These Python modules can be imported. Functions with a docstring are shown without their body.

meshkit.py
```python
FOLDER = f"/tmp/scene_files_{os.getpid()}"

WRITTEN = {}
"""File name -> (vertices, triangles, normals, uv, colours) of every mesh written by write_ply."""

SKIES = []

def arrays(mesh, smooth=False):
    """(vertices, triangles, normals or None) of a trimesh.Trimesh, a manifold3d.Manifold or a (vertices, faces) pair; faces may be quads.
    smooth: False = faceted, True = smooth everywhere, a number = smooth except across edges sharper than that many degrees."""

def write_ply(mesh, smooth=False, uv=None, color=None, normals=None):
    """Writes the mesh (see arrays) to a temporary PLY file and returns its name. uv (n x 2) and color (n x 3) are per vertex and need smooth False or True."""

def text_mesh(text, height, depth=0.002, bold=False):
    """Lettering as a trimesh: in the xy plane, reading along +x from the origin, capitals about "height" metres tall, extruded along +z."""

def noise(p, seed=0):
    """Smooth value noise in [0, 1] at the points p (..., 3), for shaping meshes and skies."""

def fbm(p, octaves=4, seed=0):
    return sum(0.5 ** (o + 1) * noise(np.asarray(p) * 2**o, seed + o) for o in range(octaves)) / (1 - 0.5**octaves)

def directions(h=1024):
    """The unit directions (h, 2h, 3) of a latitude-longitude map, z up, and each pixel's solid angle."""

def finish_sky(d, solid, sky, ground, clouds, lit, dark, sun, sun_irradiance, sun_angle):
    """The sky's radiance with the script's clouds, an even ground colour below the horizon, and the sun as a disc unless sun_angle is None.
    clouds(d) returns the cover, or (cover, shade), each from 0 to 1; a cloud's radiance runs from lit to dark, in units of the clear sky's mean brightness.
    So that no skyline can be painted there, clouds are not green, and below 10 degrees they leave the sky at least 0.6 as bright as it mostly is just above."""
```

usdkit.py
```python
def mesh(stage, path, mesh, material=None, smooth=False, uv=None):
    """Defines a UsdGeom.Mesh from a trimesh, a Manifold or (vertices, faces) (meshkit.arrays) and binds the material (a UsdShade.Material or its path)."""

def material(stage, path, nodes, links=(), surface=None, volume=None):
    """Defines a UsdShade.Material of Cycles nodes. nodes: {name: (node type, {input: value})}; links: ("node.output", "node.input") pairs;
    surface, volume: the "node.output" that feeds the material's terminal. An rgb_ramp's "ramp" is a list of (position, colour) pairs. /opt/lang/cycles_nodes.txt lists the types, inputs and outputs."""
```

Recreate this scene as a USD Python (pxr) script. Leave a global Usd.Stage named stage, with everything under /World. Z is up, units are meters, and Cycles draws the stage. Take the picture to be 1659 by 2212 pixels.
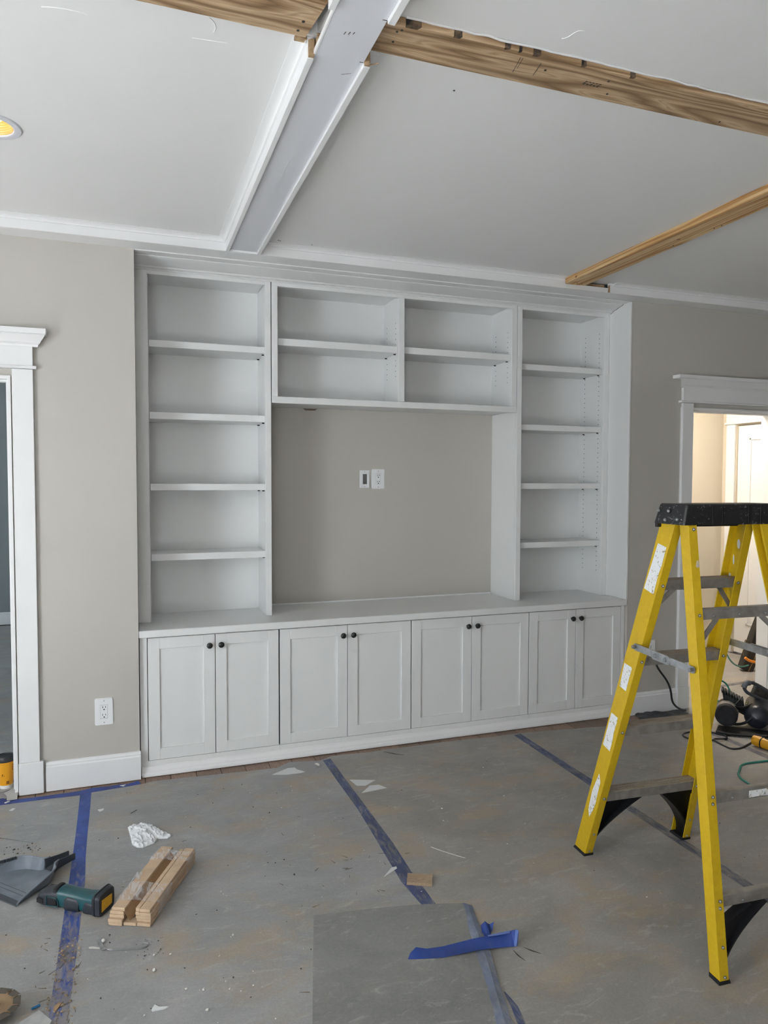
import math, numpy as np, trimesh, manifold3d, usdkit, meshkit
from pxr import Usd, UsdGeom, UsdLux, UsdShade, Gf, Sdf, Vt
from shapely.geometry import Polygon, LineString
from trimesh.creation import extrude_polygon
stage = Usd.Stage.CreateInMemory()
UsdGeom.SetStageUpAxis(stage, 'Z'); UsdGeom.SetStageMetersPerUnit(stage, 1.0)
UsdGeom.Xform.Define(stage, '/World'); UsdGeom.Scope.Define(stage, '/World/Looks')
rng = np.random.default_rng(7)
# ---------------------------------------------------------------- camera
CAM = (-0.0411, -3.8236, 1.5300); YAW, PITCH, ROLL, FPX = 0.34412, -0.04214, 0.00229, 1542.06
def set_camera():
    fw = np.array([math.sin(YAW)*math.cos(PITCH), math.cos(YAW)*math.cos(PITCH), math.sin(PITCH)])
    r = np.array([math.cos(YAW), -math.sin(YAW), 0]); u = np.cross(r, fw)
    r, u = r*math.cos(ROLL)+u*math.sin(ROLL), -r*math.sin(ROLL)+u*math.cos(ROLL)
    cam = UsdGeom.Camera.Define(stage, '/World/camera')
    m = Gf.Matrix4d(*r, 0, *u, 0, *(-fw), 0, *CAM, 1)
    cam.AddTransformOp().Set(m)
    cam.CreateHorizontalApertureAttr(36.0); cam.CreateVerticalApertureAttr(48.0)
    cam.CreateFocalLengthAttr(36.0*FPX/1659.0); cam.CreateClippingRangeAttr(Gf.Vec2f(0.02, 100))
    cam.CreateExposureAttr(-0.08)
set_camera()
# ---------------------------------------------------------------- light
def rect_light(path, center, normal, w, h, radiance, color):
    L = UsdLux.RectLight.Define(stage, path)
    n = np.array(normal, float); n /= np.linalg.norm(n)
    up = np.array([0, 0, 1.0]) if abs(n[2]) < .9 else np.array([0, 1.0, 0])
    z = -n; x = np.cross(up, z); x /= np.linalg.norm(x); y = np.cross(z, x)
    L.AddTransformOp().Set(Gf.Matrix4d(*x, 0, *y, 0, *z, 0, *center, 1))
    L.CreateWidthAttr(w); L.CreateHeightAttr(h); L.CreateIntensityAttr(radiance); L.CreateColorAttr(Gf.Vec3f(*color))
    return L
dome = UsdLux.DomeLight.Define(stage, '/World/sky')
dome.CreateIntensityAttr(0.35); dome.CreateColorAttr(Gf.Vec3f(0.72, 0.86, 1.0))
DAY = (0.88, 0.945, 1.0)
rect_light('/World/daylight_window_west', (-3.30, -3.20, 1.25), (1, 0, 0), 1.25, 1.9, 16.0, DAY)
rect_light('/World/daylight_window_rear', (-1.75, -7.70, 1.25), (0, 1, 0), 1.5, 2.1, 2.2, DAY)
rect_light('/World/daylight_study', (-4.10, 2.6, 1.4), (1, 0, 0), 1.2, 1.5, 9.0, (0.75, 0.9, 1.0))
sun = UsdLux.DistantLight.Define(stage, '/World/sun')
sun.AddRotateXYZOp().Set(Gf.Vec3f(0, 0, 0)); sun.CreateIntensityAttr(48.0); sun.CreateNormalizeAttr(True); sun.CreateAngleAttr(0.53); sun.CreateColorAttr(Gf.Vec3f(.97, .985, 1.0))
sd = np.array([.62, 1.12, -1.0]); sd /= np.linalg.norm(sd)
zx = -sd; xx = np.cross([0, 0, 1.0], zx); xx /= np.linalg.norm(xx); yx = np.cross(zx, xx)
sun.ClearXformOpOrder(); sun.AddTransformOp().Set(Gf.Matrix4d(*xx, 0, *yx, 0, *zx, 0, 0, 0, 5, 1))
hl = UsdLux.DiskLight.Define(stage, '/World/hall_lamp_light')
hl.AddTranslateOp().Set(Gf.Vec3d(3.95, 0.70, 2.57)); hl.CreateRadiusAttr(.30); hl.CreateIntensityAttr(58.0); hl.CreateColorAttr(Gf.Vec3f(1.0, .91, .79))
# ---------------------------------------------------------------- materials
NM = {}
def M(name, nodes, links, surface):
    NM[name] = usdkit.material(stage, '/World/Looks/' + name, nodes, links, surface=surface); return NM[name]
def plain(name, col, rough=.5, metal=0, bump=0, bscale=60, spec=.5, var=0, vscale=6, extra=None):
    n = {'p': ('principled_bsdf', {'base_color': col, 'roughness': rough, 'metallic': metal, 'specular_ior_level': spec})}; l = []
    if bump or var:
        n['g'] = ('geometry', {})
    if var:
        n['v'] = ('noise_texture', {'scale': vscale, 'detail': 4}); l.append(('g.position', 'v.vector'))
        n['r'] = ('rgb_ramp', {'ramp': [(.3, tuple(c*(1-var) for c in col)), (.7, tuple(min(1, c*(1+var)) for c in col))]})
        l += [('v.fac', 'r.fac'), ('r.color', 'p.base_color')]
    if bump:
        n['b'] = ('noise_texture', {'scale': bscale, 'detail': 3}); n['bb'] = ('bump', {'strength': bump, 'distance': .002})
        l += [('g.position', 'b.vector'), ('b.fac', 'bb.height'), ('bb.normal', 'p.normal')]
    return M(name, n, l, 'p.BSDF')
WALL = plain('wall_paint', (.485, .462, .425), .55)
CEIL = plain('ceiling_paint', (.78, .78, .775), .7)
TRIM = plain('trim_paint', (.80, .80, .80), .38)
CABW = plain('cabinet_paint', (.76, .765, .76), .36)
BEAMP = plain('beam_panel_paint', (.66, .67, .71), .5)
DARK = plain('dark_gap', (.03, .03, .03), .9)
BLACK = plain('black_knob', (.012, .012, .013), .35)
PLAST = plain('white_plastic', (.82, .83, .84), .3)
SLOT = plain('socket_slot', (.02, .02, .02), .6)
SCREW = plain('grey_screw', (.35, .35, .36), .4, metal=.8)
ALU = plain('aluminium', (.36, .34, .315), .45, metal=.7, var=.18, vscale=30)
STEEL = plain('galvanised_steel', (.42, .43, .44), .38, metal=.9, var=.2, vscale=40)
RIVET = plain('rivet', (.32, .33, .34), .4, metal=.9)
BLKPL = plain('black_plastic', (.010, .010, .011), .42, spec=.3, bump=.1, bscale=150)
RUBBER = plain('black_rubber', (.013, .013, .015), .6, spec=.3)
GREYPL = plain('dustpan_grey', (.15, .172, .205), .36, var=.14, vscale=22)
GREYDK = plain('dustpan_dark_grey', (.05, .057, .068), .45)
TEAL = plain('tool_teal', (.008, .068, .080), .36, var=.2, vscale=30)
NAVY = plain('tool_black', (.018, .022, .030), .5, var=.3, vscale=30)
YELP = plain('yellow_plastic', (.62, .30, .012), .4)
YLBL = plain('yellow_label', (.66, .36, .02), .5, var=.1, vscale=60)
CUPY = plain('cup_yellow', (.80, .36, .012), .42)
CUPW = plain('cup_white', (.8, .8, .8), .45)
PRINT = plain('brown_print', (.11, .045, .01), .6)
LID = plain('cup_lid', (.022, .022, .025), .42)
RAGM = plain('white_cloth', (.74, .75, .77), .9, var=.08, vscale=40)
CARD = plain('cardboard', (.36, .225, .115), .8, var=.08, vscale=40)
PAPERW = plain('white_paper', (.62, .63, .63), .8)
PAPERG = plain('kraft_flap', (.40, .385, .36), .8)
CRUMB = plain('plaster_crumb', (.68, .66, .62), .9)
DIRT = plain('dark_crumb', (.05, .042, .035), .9)
NAILM = plain('nail_steel', (.22, .22, .23), .4, metal=.9)
CORDB = plain('black_cord', (.014, .014, .016), .5)
HOSEG = plain('green_hose', (.03, .22, .17), .42)
ORANGE = plain('orange_cord', (.75, .26, .02), .5)
TARP = plain('dark_sheet', (.035, .037, .042), .5)
BAGM = plain('black_bag', (.03, .027, .024), .65)
BOOTM = plain('boot_rubber', (.085, .072, .055), .75, bump=.3, bscale=60, var=.25, vscale=25)
BOOTT = plain('boot_tan', (.30, .20, .115), .75, var=.2, vscale=25)
BLUEP = plain('blue_plastic', (.02, .16, .36), .4)
PINK = plain('foam_peanut', (.48, .46, .43), .8)
CREAM = plain('hall_wall_paint', (.60, .54, .44), .6)
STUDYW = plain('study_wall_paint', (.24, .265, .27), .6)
BULB = M('bulb_glow', {'e': ('emission', {'color': (1, .80, .34), 'strength': 2.6})}, [], 'e.emission')
BAFFLE = plain('lamp_baffle', (.80, .50, .18), .35)
RINGM = plain('lamp_ring', (.62, .63, .68), .4)
def tape_mat(name, col, dust, dustcol=(.30, .265, .22), scale=26, edge=(.42, .62), y0=None):
    n = {'g': ('geometry', {}), 'm': ('mapping', {'scale': (1.6, .45, 1)}), 'v': ('noise_texture', {'scale': scale, 'detail': 6, 'roughness': .7, 'distortion': 1.2}),
         'r': ('rgb_ramp', {'ramp': [(edge[0], (0, 0, 0)), (edge[1], (dust,)*3)]}), 'x': ('mix_color', {'a': col, 'b': dustcol}),
         'v2': ('noise_texture', {'scale': 9, 'detail': 3}), 'r2': ('rgb_ramp', {'ramp': [(.35, (.72,)*3), (.65, (1.15,)*3)]}), 'mu': ('mix_color', {'blend_type': 'multiply', 'fac': 1.0}),
         'p': ('principled_bsdf', {'roughness': .55})}
    l = [('g.position', 'm.vector'), ('m.vector', 'v.vector'), ('v.fac', 'r.fac'), ('g.position', 'v2.vector'), ('v2.fac', 'r2.fac'), ('x.result', 'mu.a'), ('r2.color', 'mu.b'), ('mu.result', 'p.base_color')]
    if y0 is None: l.append(('r.color', 'x.fac'))
    else:
        n |= {'s': ('separate_xyz', {}), 'ma': ('math', {'math_type': 'multiply_add', 'value2': -y0[1], 'value3': y0[1]*y0[0], 'use_clamp': True}), 'ad': ('math', {'math_type': 'add'}), 'cl': ('math', {'math_type': 'multiply', 'use_clamp': True})}
        l += [('g.position', 's.vector'), ('s.y', 'ma.value1'), ('ma.value', 'cl.value1'), ('v.fac', 'ad.value1'), ('ad.value', 'r.fac'), ('r.color', 'x.fac')]
        n['hf'] = ('math', {'math_type': 'multiply', 'value2': .34}); l += [('ma.value', 'hf.value1'), ('hf.value', 'ad.value2')]; n.pop('cl'); l = [q for q in l if 'cl.' not in q[1]]
    return M(name, n, l, 'p.BSDF')
TAPE1 = tape_mat('blue_tape', (.028, .070, .29), .8, dustcol=(.26, .23, .19), y0=(-.5, .75), edge=(.60, .78))
TAPE2 = tape_mat('worn_blue_tape', (.045, .065, .155), .9, dustcol=(.20, .19, .18), edge=(.46, .64))
TAPE3 = tape_mat('very_worn_blue_tape', (.06, .07, .13), 1.0, dustcol=(.20, .185, .17), edge=(.38, .58))
TAPEF = tape_mat('faded_blue_tape', (.13, .155, .225), .8, dustcol=(.23, .235, .25), edge=(.42, .62))
TAPEN = tape_mat('fresh_blue_tape', (.018, .052, .25), .35, dustcol=(.08, .10, .22), edge=(.5, .7))
def paper_mat(name, a, b, dust, tan=(.36, .28, .195), seed=0.):
    n = {'g': ('geometry', {}), 'mp': ('mapping', {'location': (seed, seed*1.7, 0), 'rotation': (0, 0, .35), 'scale': (1, 1.5, 1)}),
         'v': ('noise_texture', {'scale': 2.6, 'detail': 6, 'roughness': .65, 'distortion': .8}), 'r': ('rgb_ramp', {'ramp': [(.28, a), (.72, b)]}),
         'd': ('noise_texture', {'scale': 3.1, 'detail': 6, 'roughness': .72, 'distortion': .4}), 'dr': ('rgb_ramp', {'ramp': [(.50, (0, 0, 0)), (.66, (dust,)*3)]}),
         'x': ('mix_color', {'b': tan}), 'mp2': ('mapping', {'location': (3+seed, 1, 0), 'rotation': (0, 0, -.5), 'scale': (.8, 2.2, 1)}),
         'w': ('noise_texture', {'scale': 7, 'detail': 6, 'roughness': .75, 'distortion': 2.2}), 'wr': ('rgb_ramp', {'ramp': [(.55, (0, 0, 0)), (.72, (.65,)*3)]}),
         'x2': ('mix_color', {'b': (.44, .425, .40)}), 'f': ('noise_texture', {'scale': 130, 'detail': 1}), 'fr': ('rgb_ramp', {'ramp': [(.35, (.95,)*3), (.65, (1.04,)*3)]}),
         'mu': ('mix_color', {'blend_type': 'multiply', 'fac': 1.0}), 'p': ('principled_bsdf', {'roughness': .62})}
    l = [('g.position', 'mp.vector'), ('mp.vector', 'v.vector'), ('v.fac', 'r.fac'), ('mp.vector', 'd.vector'), ('d.fac', 'dr.fac'), ('r.color', 'x.a'), ('dr.color', 'x.fac'),
         ('g.position', 'mp2.vector'), ('mp2.vector', 'w.vector'), ('w.fac', 'wr.fac'), ('x.result', 'x2.a'), ('wr.color', 'x2.fac'), ('g.position', 'f.vector'), ('f.fac', 'fr.fac'),
         ('x2.result', 'mu.a'), ('fr.color', 'mu.b'), ('mu.result', 'p.base_color')]
    return M(name, n, l, 'p.BSDF')
PAPER = paper_mat('floor_paper', (.235, .238, .242), (.345, .342, .335), .7)
PAPER2 = paper_mat('floor_paper_right', (.235, .223, .207), (.34, .322, .30), .75, seed=5.)
PATCHM = paper_mat('floor_paper_patch', (.175, .175, .172), (.255, .252, .244), .22, tan=(.26, .245, .22), seed=2.)
def wood_mat(name, cols, axis, scale=9., stretch=.09, rough=.6, dist=3.0, mult=34.0, fine=.9):
    sc = [1, 1, 1]; sc[axis] = stretch
    n = {'g': ('geometry', {}), 'm': ('mapping', {'scale': tuple(sc)}), 'v': ('noise_texture', {'scale': scale, 'detail': 3, 'roughness': .45, 'distortion': dist*.2}),
         'w': ('math', {'math_type': 'multiply', 'value2': mult}), 'fr': ('math', {'math_type': 'pingpong', 'value2': 1.0}),
         'r': ('rgb_ramp', {'ramp': [(0, cols[0]), (.55, cols[1]), (.85, cols[2]), (1, cols[1])]}),
         'm2': ('mapping', {'scale': tuple(s*8 if i != axis else s*2 for i, s in enumerate(sc))}), 'f': ('noise_texture', {'scale': scale*3, 'detail': 5}), 'f2': ('rgb_ramp', {'ramp': [(.3, (fine*.86,)*3), (.7, (1.12,)*3)]}),
         'mu': ('mix_color', {'blend_type': 'multiply', 'fac': 1.0}), 'p': ('principled_bsdf', {'roughness': rough})}
    l = [('g.position', 'm.vector'), ('m.vector', 'v.vector'), ('v.fac', 'w.value1'), ('w.value', 'fr.value1'), ('fr.value', 'r.fac'), ('g.position', 'm2.vector'), ('m2.vector', 'f.vector'), ('f.fac', 'f2.fac'),
         ('r.color', 'mu.a'), ('f2.color', 'mu.b'), ('mu.result', 'p.base_color')]
    return M(name, n, l, 'p.BSDF')
TIMX = wood_mat('framing_lumber', [(.20, .115, .052), (.40, .265, .148), (.55, .40, .25)], 0, scale=7, stretch=.08, mult=22)
TIMY = wood_mat('framing_lumber_pale', [(.36, .165, .045), (.58, .375, .17), (.68, .49, .28)], 1, scale=9, stretch=.05, mult=22)
TIMB = plain('broken_wood', (.34, .23, .13), .8, bump=.5, bscale=80, var=.35, vscale=50)
BOARDS = [plain('trim_board_%s' % c, tuple(x*k for x in (.52, .375, .25)), .65, var=.10, vscale=26) for c, k in (('light', 1.0), ('mid', .86), ('dark', .74))]
PLANKS = [wood_mat('floor_plank_%s' % c, [tuple(x*k for x in (.20, .125, .085)), tuple(x*k for x in (.245, .16, .115)), tuple(x*k for x in (.275, .185, .14))], 1, scale=22, stretch=.12, rough=.5) for c, k in (('light', 1.1), ('mid', .95), ('dark', .82))]
OFFC = wood_mat('offcut_wood', [(.30, .215, .135), (.36, .26, .17), (.40, .30, .20)], 0, scale=30, stretch=.2)
FILM = M('stretch_film', {'g': ('geometry', {}), 'm': ('mapping', {'scale': (1, .25, 1), 'rotation': (0, 0, -.45)}), 'v': ('noise_texture', {'scale': 60, 'detail': 6, 'distortion': 1.5}), 'r': ('rgb_ramp', {'ramp': [(.44, (.08,)*3), (.64, (.50,)*3)]}),
    'bp': ('bump', {'strength': .8, 'distance': .004}), 't': ('transparent_bsdf', {}), 'gl': ('principled_bsdf', {'base_color': (.8, .8, .82), 'roughness': .18}), 'x': ('mix_closure', {})},
    [('g.position', 'm.vector'), ('m.vector', 'v.vector'), ('v.fac', 'r.fac'), ('v.fac', 'bp.height'), ('bp.normal', 'gl.normal'), ('r.color', 'x.fac'), ('t.BSDF', 'x.closure1'), ('gl.BSDF', 'x.closure2')], 'x.closure')
def yellow_mat():
    n = {'g': ('geometry', {}), 'v': ('noise_texture', {'scale': 55, 'detail': 8, 'roughness': .7}), 'r': ('rgb_ramp', {'ramp': [(.24, (.20, .13, .015)), (.31, (.50, .325, .006)), (.70, (.58, .39, .008))]}),
         'f': ('noise_texture', {'scale': 260, 'detail': 2}), 'bp': ('bump', {'strength': .12, 'distance': .001}), 'p': ('principled_bsdf', {'roughness': .42})}
    return M('yellow_fibreglass', n, [('g.position', 'v.vector'), ('v.fac', 'r.fac'), ('r.color', 'p.base_color'), ('g.position', 'f.vector'), ('f.fac', 'bp.height'), ('bp.normal', 'p.normal')], 'p.BSDF')
YEL = yellow_mat()
def speck_mat(name, base, speck, lo, hi, scale, rough=.5, stretch=(1, 1, 1)):
    return M(name, {'g': ('geometry', {}), 'm': ('mapping', {'scale': stretch}), 'v': ('noise_texture', {'scale': scale, 'detail': 5, 'roughness': .75, 'distortion': 1.0}), 'r': ('rgb_ramp', {'ramp': [(lo, base), (hi, speck)]}), 'p': ('principled_bsdf', {'roughness': rough})},
             [('g.position', 'm.vector'), ('m.vector', 'v.vector'), ('v.fac', 'r.fac'), ('r.color', 'p.base_color')], 'p.BSDF')
STICK = speck_mat('worn_sticker', (.74, .75, .76), (.28, .21, .10), .565, .61, 70)
CAPM = speck_mat('paint_flecked_black', (.009, .009, .010), (.38, .38, .38), .605, .665, 60, .42)
TREAD = speck_mat('dusty_tread', (.26, .205, .155), (.38, .345, .31), .45, .65, 30, .6, (.2, 3, 1))
# ---------------------------------------------------------------- mesh helpers
def bx(x0, x1, y0, y1, z0, z1, c=0.0):
    x0, x1 = sorted((x0, x1)); y0, y1 = sorted((y0, y1)); z0, z1 = sorted((z0, z1))
    if c <= 0:
        return trimesh.creation.box(bounds=[[x0, y0, z0], [x1, y1, z1]])
    c = min(c, .45*min(x1-x0, y1-y0, z1-z0)); p = []
    for a in (x0, x1):
        for b in (y0, y1):
            for d in (z0, z1):
                sa, sb, sc_ = (1 if a == x0 else -1), (1 if b == y0 else -1), (1 if d == z0 else -1)
                p += [(a, b+sb*c, d+sc_*c), (a+sa*c, b, d+sc_*c), (a+sa*c, b+sb*c, d)]
    return trimesh.convex.convex_hull(np.array(p))
def cat(*ms):
    ms = [m for m in ms if m is not None]
    return trimesh.util.concatenate(ms) if len(ms) > 1 else ms[0]
def hull(pts): return trimesh.convex.convex_hull(np.array(pts, float))
def sphere(c, r, s=2):
    m = trimesh.creation.icosphere(s, 1.0); m.apply_scale(r); m.apply_translation(c); return m
def prism_x(prof, x0, x1, m0=0., m1=0.):
    """profile (y,z) swept along x; m0, m1: mitre, how far the end moves along x per unit of y."""
    poly = Polygon(prof); poly = poly if poly.exterior.is_ccw else Polygon(prof[::-1])
    m = extrude_polygon(poly, 1.0, engine='earcut'); v = m.vertices.copy()
    y, z, t = v[:, 0], v[:, 1], v[:, 2]
    x = np.where(t < .5, x0 + m0*y, x1 + m1*y)
    m2 = trimesh.Trimesh(np.stack([x, y, z], 1), m.faces.copy(), process=False); m2.fix_normals(); return m2
def prism_y(prof, y0, y1, m0=0., m1=0.):
    m = prism_x(prof, y0, y1, m0, m1); v = m.vertices.copy()
    m2 = trimesh.Trimesh(np.stack([v[:, 1], v[:, 0], v[:, 2]], 1), m.faces.copy(), process=False); m2.fix_normals(); return m2
def plate(pts, z0, z1):
    """flat polygon (xy) with thickness"""
    p = Polygon(pts).buffer(0)
    p = p if p.geom_type == 'Polygon' else max(p.geoms, key=lambda g: g.area)
    m = extrude_polygon(p, z1-z0, engine='earcut'); m.apply_translation([0, 0, z0]); return m
def tube(pts, r, sides=8, sub=6):
    p = np.array(pts, float)
    if sub > 1 and len(p) > 2:
        from scipy.interpolate import CubicSpline
        d = np.r_[0, np.cumsum(np.linalg.norm(np.diff(p, axis=0), axis=1))]; cs = CubicSpline(d, p); p = cs(np.linspace(0, d[-1], sub*(len(pts)-1)+1))
    rr = np.full(len(p), r) if np.ndim(r) == 0 else np.interp(np.linspace(0, 1, len(p)), np.linspace(0, 1, len(r)), r)
    t = np.gradient(p, axis=0); t /= np.linalg.norm(t, axis=1, keepdims=True)
    ref = np.array([0, 0, 1.0]) if abs(t[0][2]) < .9 else np.array([1.0, 0, 0]); V = []
    for i in range(len(p)):
        n = np.cross(t[i], ref); n /= np.linalg.norm(n); b = np.cross(t[i], n); ref = np.cross(n, t[i]) if i == 0 else ref
        a = np.linspace(0, 2*np.pi, sides, endpoint=False)
        V.append(p[i] + rr[i]*(np.cos(a)[:, None]*n + np.sin(a)[:, None]*b))
    V = np.array(V); k = len(p); F = []
    for i in range(k-1):
        for j in range(sides):
            q = (j+1) % sides; F += [[i*sides+j, (i+1)*sides+j, (i+1)*sides+q], [i*sides+j, (i+1)*sides+q, i*sides+q]]
    W = np.vstack([V.reshape(-1, 3), p[0], p[-1]]); n0 = k*sides
    for j in range(sides):
        q = (j+1) % sides; F += [[n0, j, q], [n0+1, (k-1)*sides+q, (k-1)*sides+j]]
    m = trimesh.Trimesh(W, F, process=False); m.fix_normals(); return m
def cyl(p0, p1, r, n=20): return trimesh.creation.cylinder(radius=r, segment=[p0, p1], sections=n)
def lathe(prof, c=(0, 0, 0), n=40):
    m = trimesh.creation.revolve(np.array(prof, float), sections=n); m.apply_translation(c); return m
def ribbon(Lp, Rp, th, z=None):
    """a band between two polylines of 3-D points, th thick downwards"""
    L_, R_ = np.array(Lp, float), np.array(Rp, float)
    if L_.shape[1] == 2: L_ = np.c_[L_, np.full(len(L_), z)]; R_ = np.c_[R_, np.full(len(R_), z)]
    k = len(L_); dn = np.array([0, 0, -th]); V = np.vstack([L_, R_, L_+dn, R_+dn]); F = []
    for i in range(k-1):
        a, b, c, d = i, i+1, k+i+1, k+i
        F += [[a, d, c], [a, c, b]]; A, B, C, D = [q+2*k for q in (a, b, c, d)]; F += [[A, C, D], [A, B, C]]
        F += [[a, b, B], [a, B, A], [d, D, C], [d, C, c]]
    for i in (0, k-1): F += [[i, i+2*k, i+3*k], [i, i+3*k, i+k]]
    m = trimesh.Trimesh(V, F, process=False); m.fix_normals(); return m
def loft(rings, closed=True):
    R_ = np.array(rings, float); k, s = R_.shape[:2]; F = []
    for i in range(k-1):
        for j in range(s):
            q = (j+1) % s; F += [[i*s+j, (i+1)*s+j, (i+1)*s+q], [i*s+j, (i+1)*s+q, i*s+q]]
    V = np.vstack([R_.reshape(-1, 3), R_[0].mean(0), R_[-1].mean(0)])
    for j in range(s):
        q = (j+1) % s; F += [[k*s, j, q], [k*s+1, (k-1)*s+q, (k-1)*s+j]]
    m = trimesh.Trimesh(V, F, process=False); m.fix_normals(); return m
# ---------------------------------------------------------------- prim helpers
USED = {}
def numbered(parent, name):
    k = (parent, name); n = USED.get(k, 0); USED[k] = n+1
    return f'{parent}/{name}' + (f'_{n:03d}' if n else '')
LOC = {}
def data(prim, **kw):
    for k, v in kw.items():
        if v: prim.SetCustomDataByKey(k, v)
def thing(name, label, cat_, loc=(0, 0, 0), group=None, kind=None):
    p = numbered('/World', name); x = UsdGeom.Xform.Define(stage, p); x.AddTranslateOp().Set(Gf.Vec3d(*map(float, loc)))
    LOC[p] = np.array(loc, float); data(x.GetPrim(), label=label, category=cat_, group=group, kind=kind); return p
def structure(name):
    p = numbered('/World', name); UsdGeom.Xform.Define(stage, p); LOC[p] = np.zeros(3); data(stage.GetPrimAtPath(p), kind='structure'); return p
def part(parent, name, mesh, mat, label=None, kind=None, smooth=30):
    p = numbered(parent, name); off = LOC[parent]; LOC[p] = off
    v, f = np.array(mesh.vertices) - off, np.array(mesh.faces)
    pr = usdkit.mesh(stage, p, trimesh.Trimesh(v, f, process=False), mat, smooth=smooth).GetPrim(); data(pr, label=label, kind=kind); return p
def solid(name, mesh, mat, label=None, cat_=None, group=None, kind=None, smooth=30):
    p = numbered('/World', name); LOC[p] = np.zeros(3)
    pr = usdkit.mesh(stage, p, mesh, mat, smooth=smooth).GetPrim(); data(pr, label=label, category=cat_, group=group, kind=kind); return p
def struct(name, mesh, mat): return solid(name, mesh, mat, kind='structure')
#@@ ---------------------------------------------------------------- setting
W, ZS, ZC, FD = 3.018, 2.690, 2.750, -.120      # alcove width, soffit, ceiling, fascia front
XL, XR, YR = -3.20, 7.20, -7.60
t_ = .12
struct('wall_front', cat(bx(XL, -1.42, 0, t_, 0, ZC), bx(-1.42, -.56, 0, t_, 2.03, ZC), bx(-.56, 0, 0, t_, 0, ZC), bx(0, W, 0, t_, ZS+.003, ZC), bx(W, 3.42, 0, t_, 0, ZC), bx(3.42, 4.29, 0, t_, 2.03, ZC), bx(4.29, XR, 0, t_, 0, ZC)), WALL)
struct('wall_alcove', cat(bx(-.03, W+.03, .535, .60, 0, ZC), bx(-.03, 0, t_, .535, 0, ZC), bx(W, W+.03, t_, .535, 0, ZC), bx(-.03, W+.03, t_, .535, ZS+.003, ZC)), WALL)
struct('wall_left', cat(bx(XL-.15, XL, YR, -3.85, 0, ZC), bx(XL-.15, XL, -3.85, -2.55, 0, .3), bx(XL-.15, XL, -3.85, -2.55, 2.2, ZC), bx(XL-.15, XL, -2.55, 0, 0, ZC)), WALL)
struct('wall_rear', cat(bx(XL, -2.5, YR-.15, YR, 0, ZC), bx(-2.5, -1.0, YR-.15, YR, 0, .2), bx(-2.5, -1.0, YR-.15, YR, 2.3, ZC), bx(-1.0, XR, YR-.15, YR, 0, ZC)), WALL)
struct('wall_right', bx(XR, XR+.15, YR, 0, 0, ZC), WALL)
can = trimesh.creation.cylinder(radius=.080, height=.3, sections=48); can.apply_translation([-.472, -1.008, 2.80])
cm = manifold3d.Manifold.cube([XR-XL, -YR+.0, .05]).translate([XL, YR, ZC]) - manifold3d.Manifold.cylinder(.3, .080, .080, 64).translate([-.472, -1.008, 2.65]) - manifold3d.Manifold.cube([.036, .20, .2]).translate([.4265, -2.07, 2.65])
CRACKS = [[(-.236, -1.745), (-.191, -1.756), (-.125, -1.751)], [(.14, -1.745), (.183, -1.749), (.233, -1.754)], [(.175, -1.849), (.19, -1.831), (.196, -1.808), (.193, -1.79)], [(1.097, -2.088), (1.113, -2.113), (1.121, -2.133), (1.136, -2.136)]]
NICKS = [(.931, -1.75), (.866, -.183), (.69, -.19), (.70, -.186)]
ca = cm.to_mesh(); ce = structure('ceiling'); part(ce, 'ceiling_board', trimesh.Trimesh(ca.vert_properties[:, :3], ca.tri_verts), CEIL)
CAV = plain('cavity_wood', (.10, .075, .05), .9)
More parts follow.
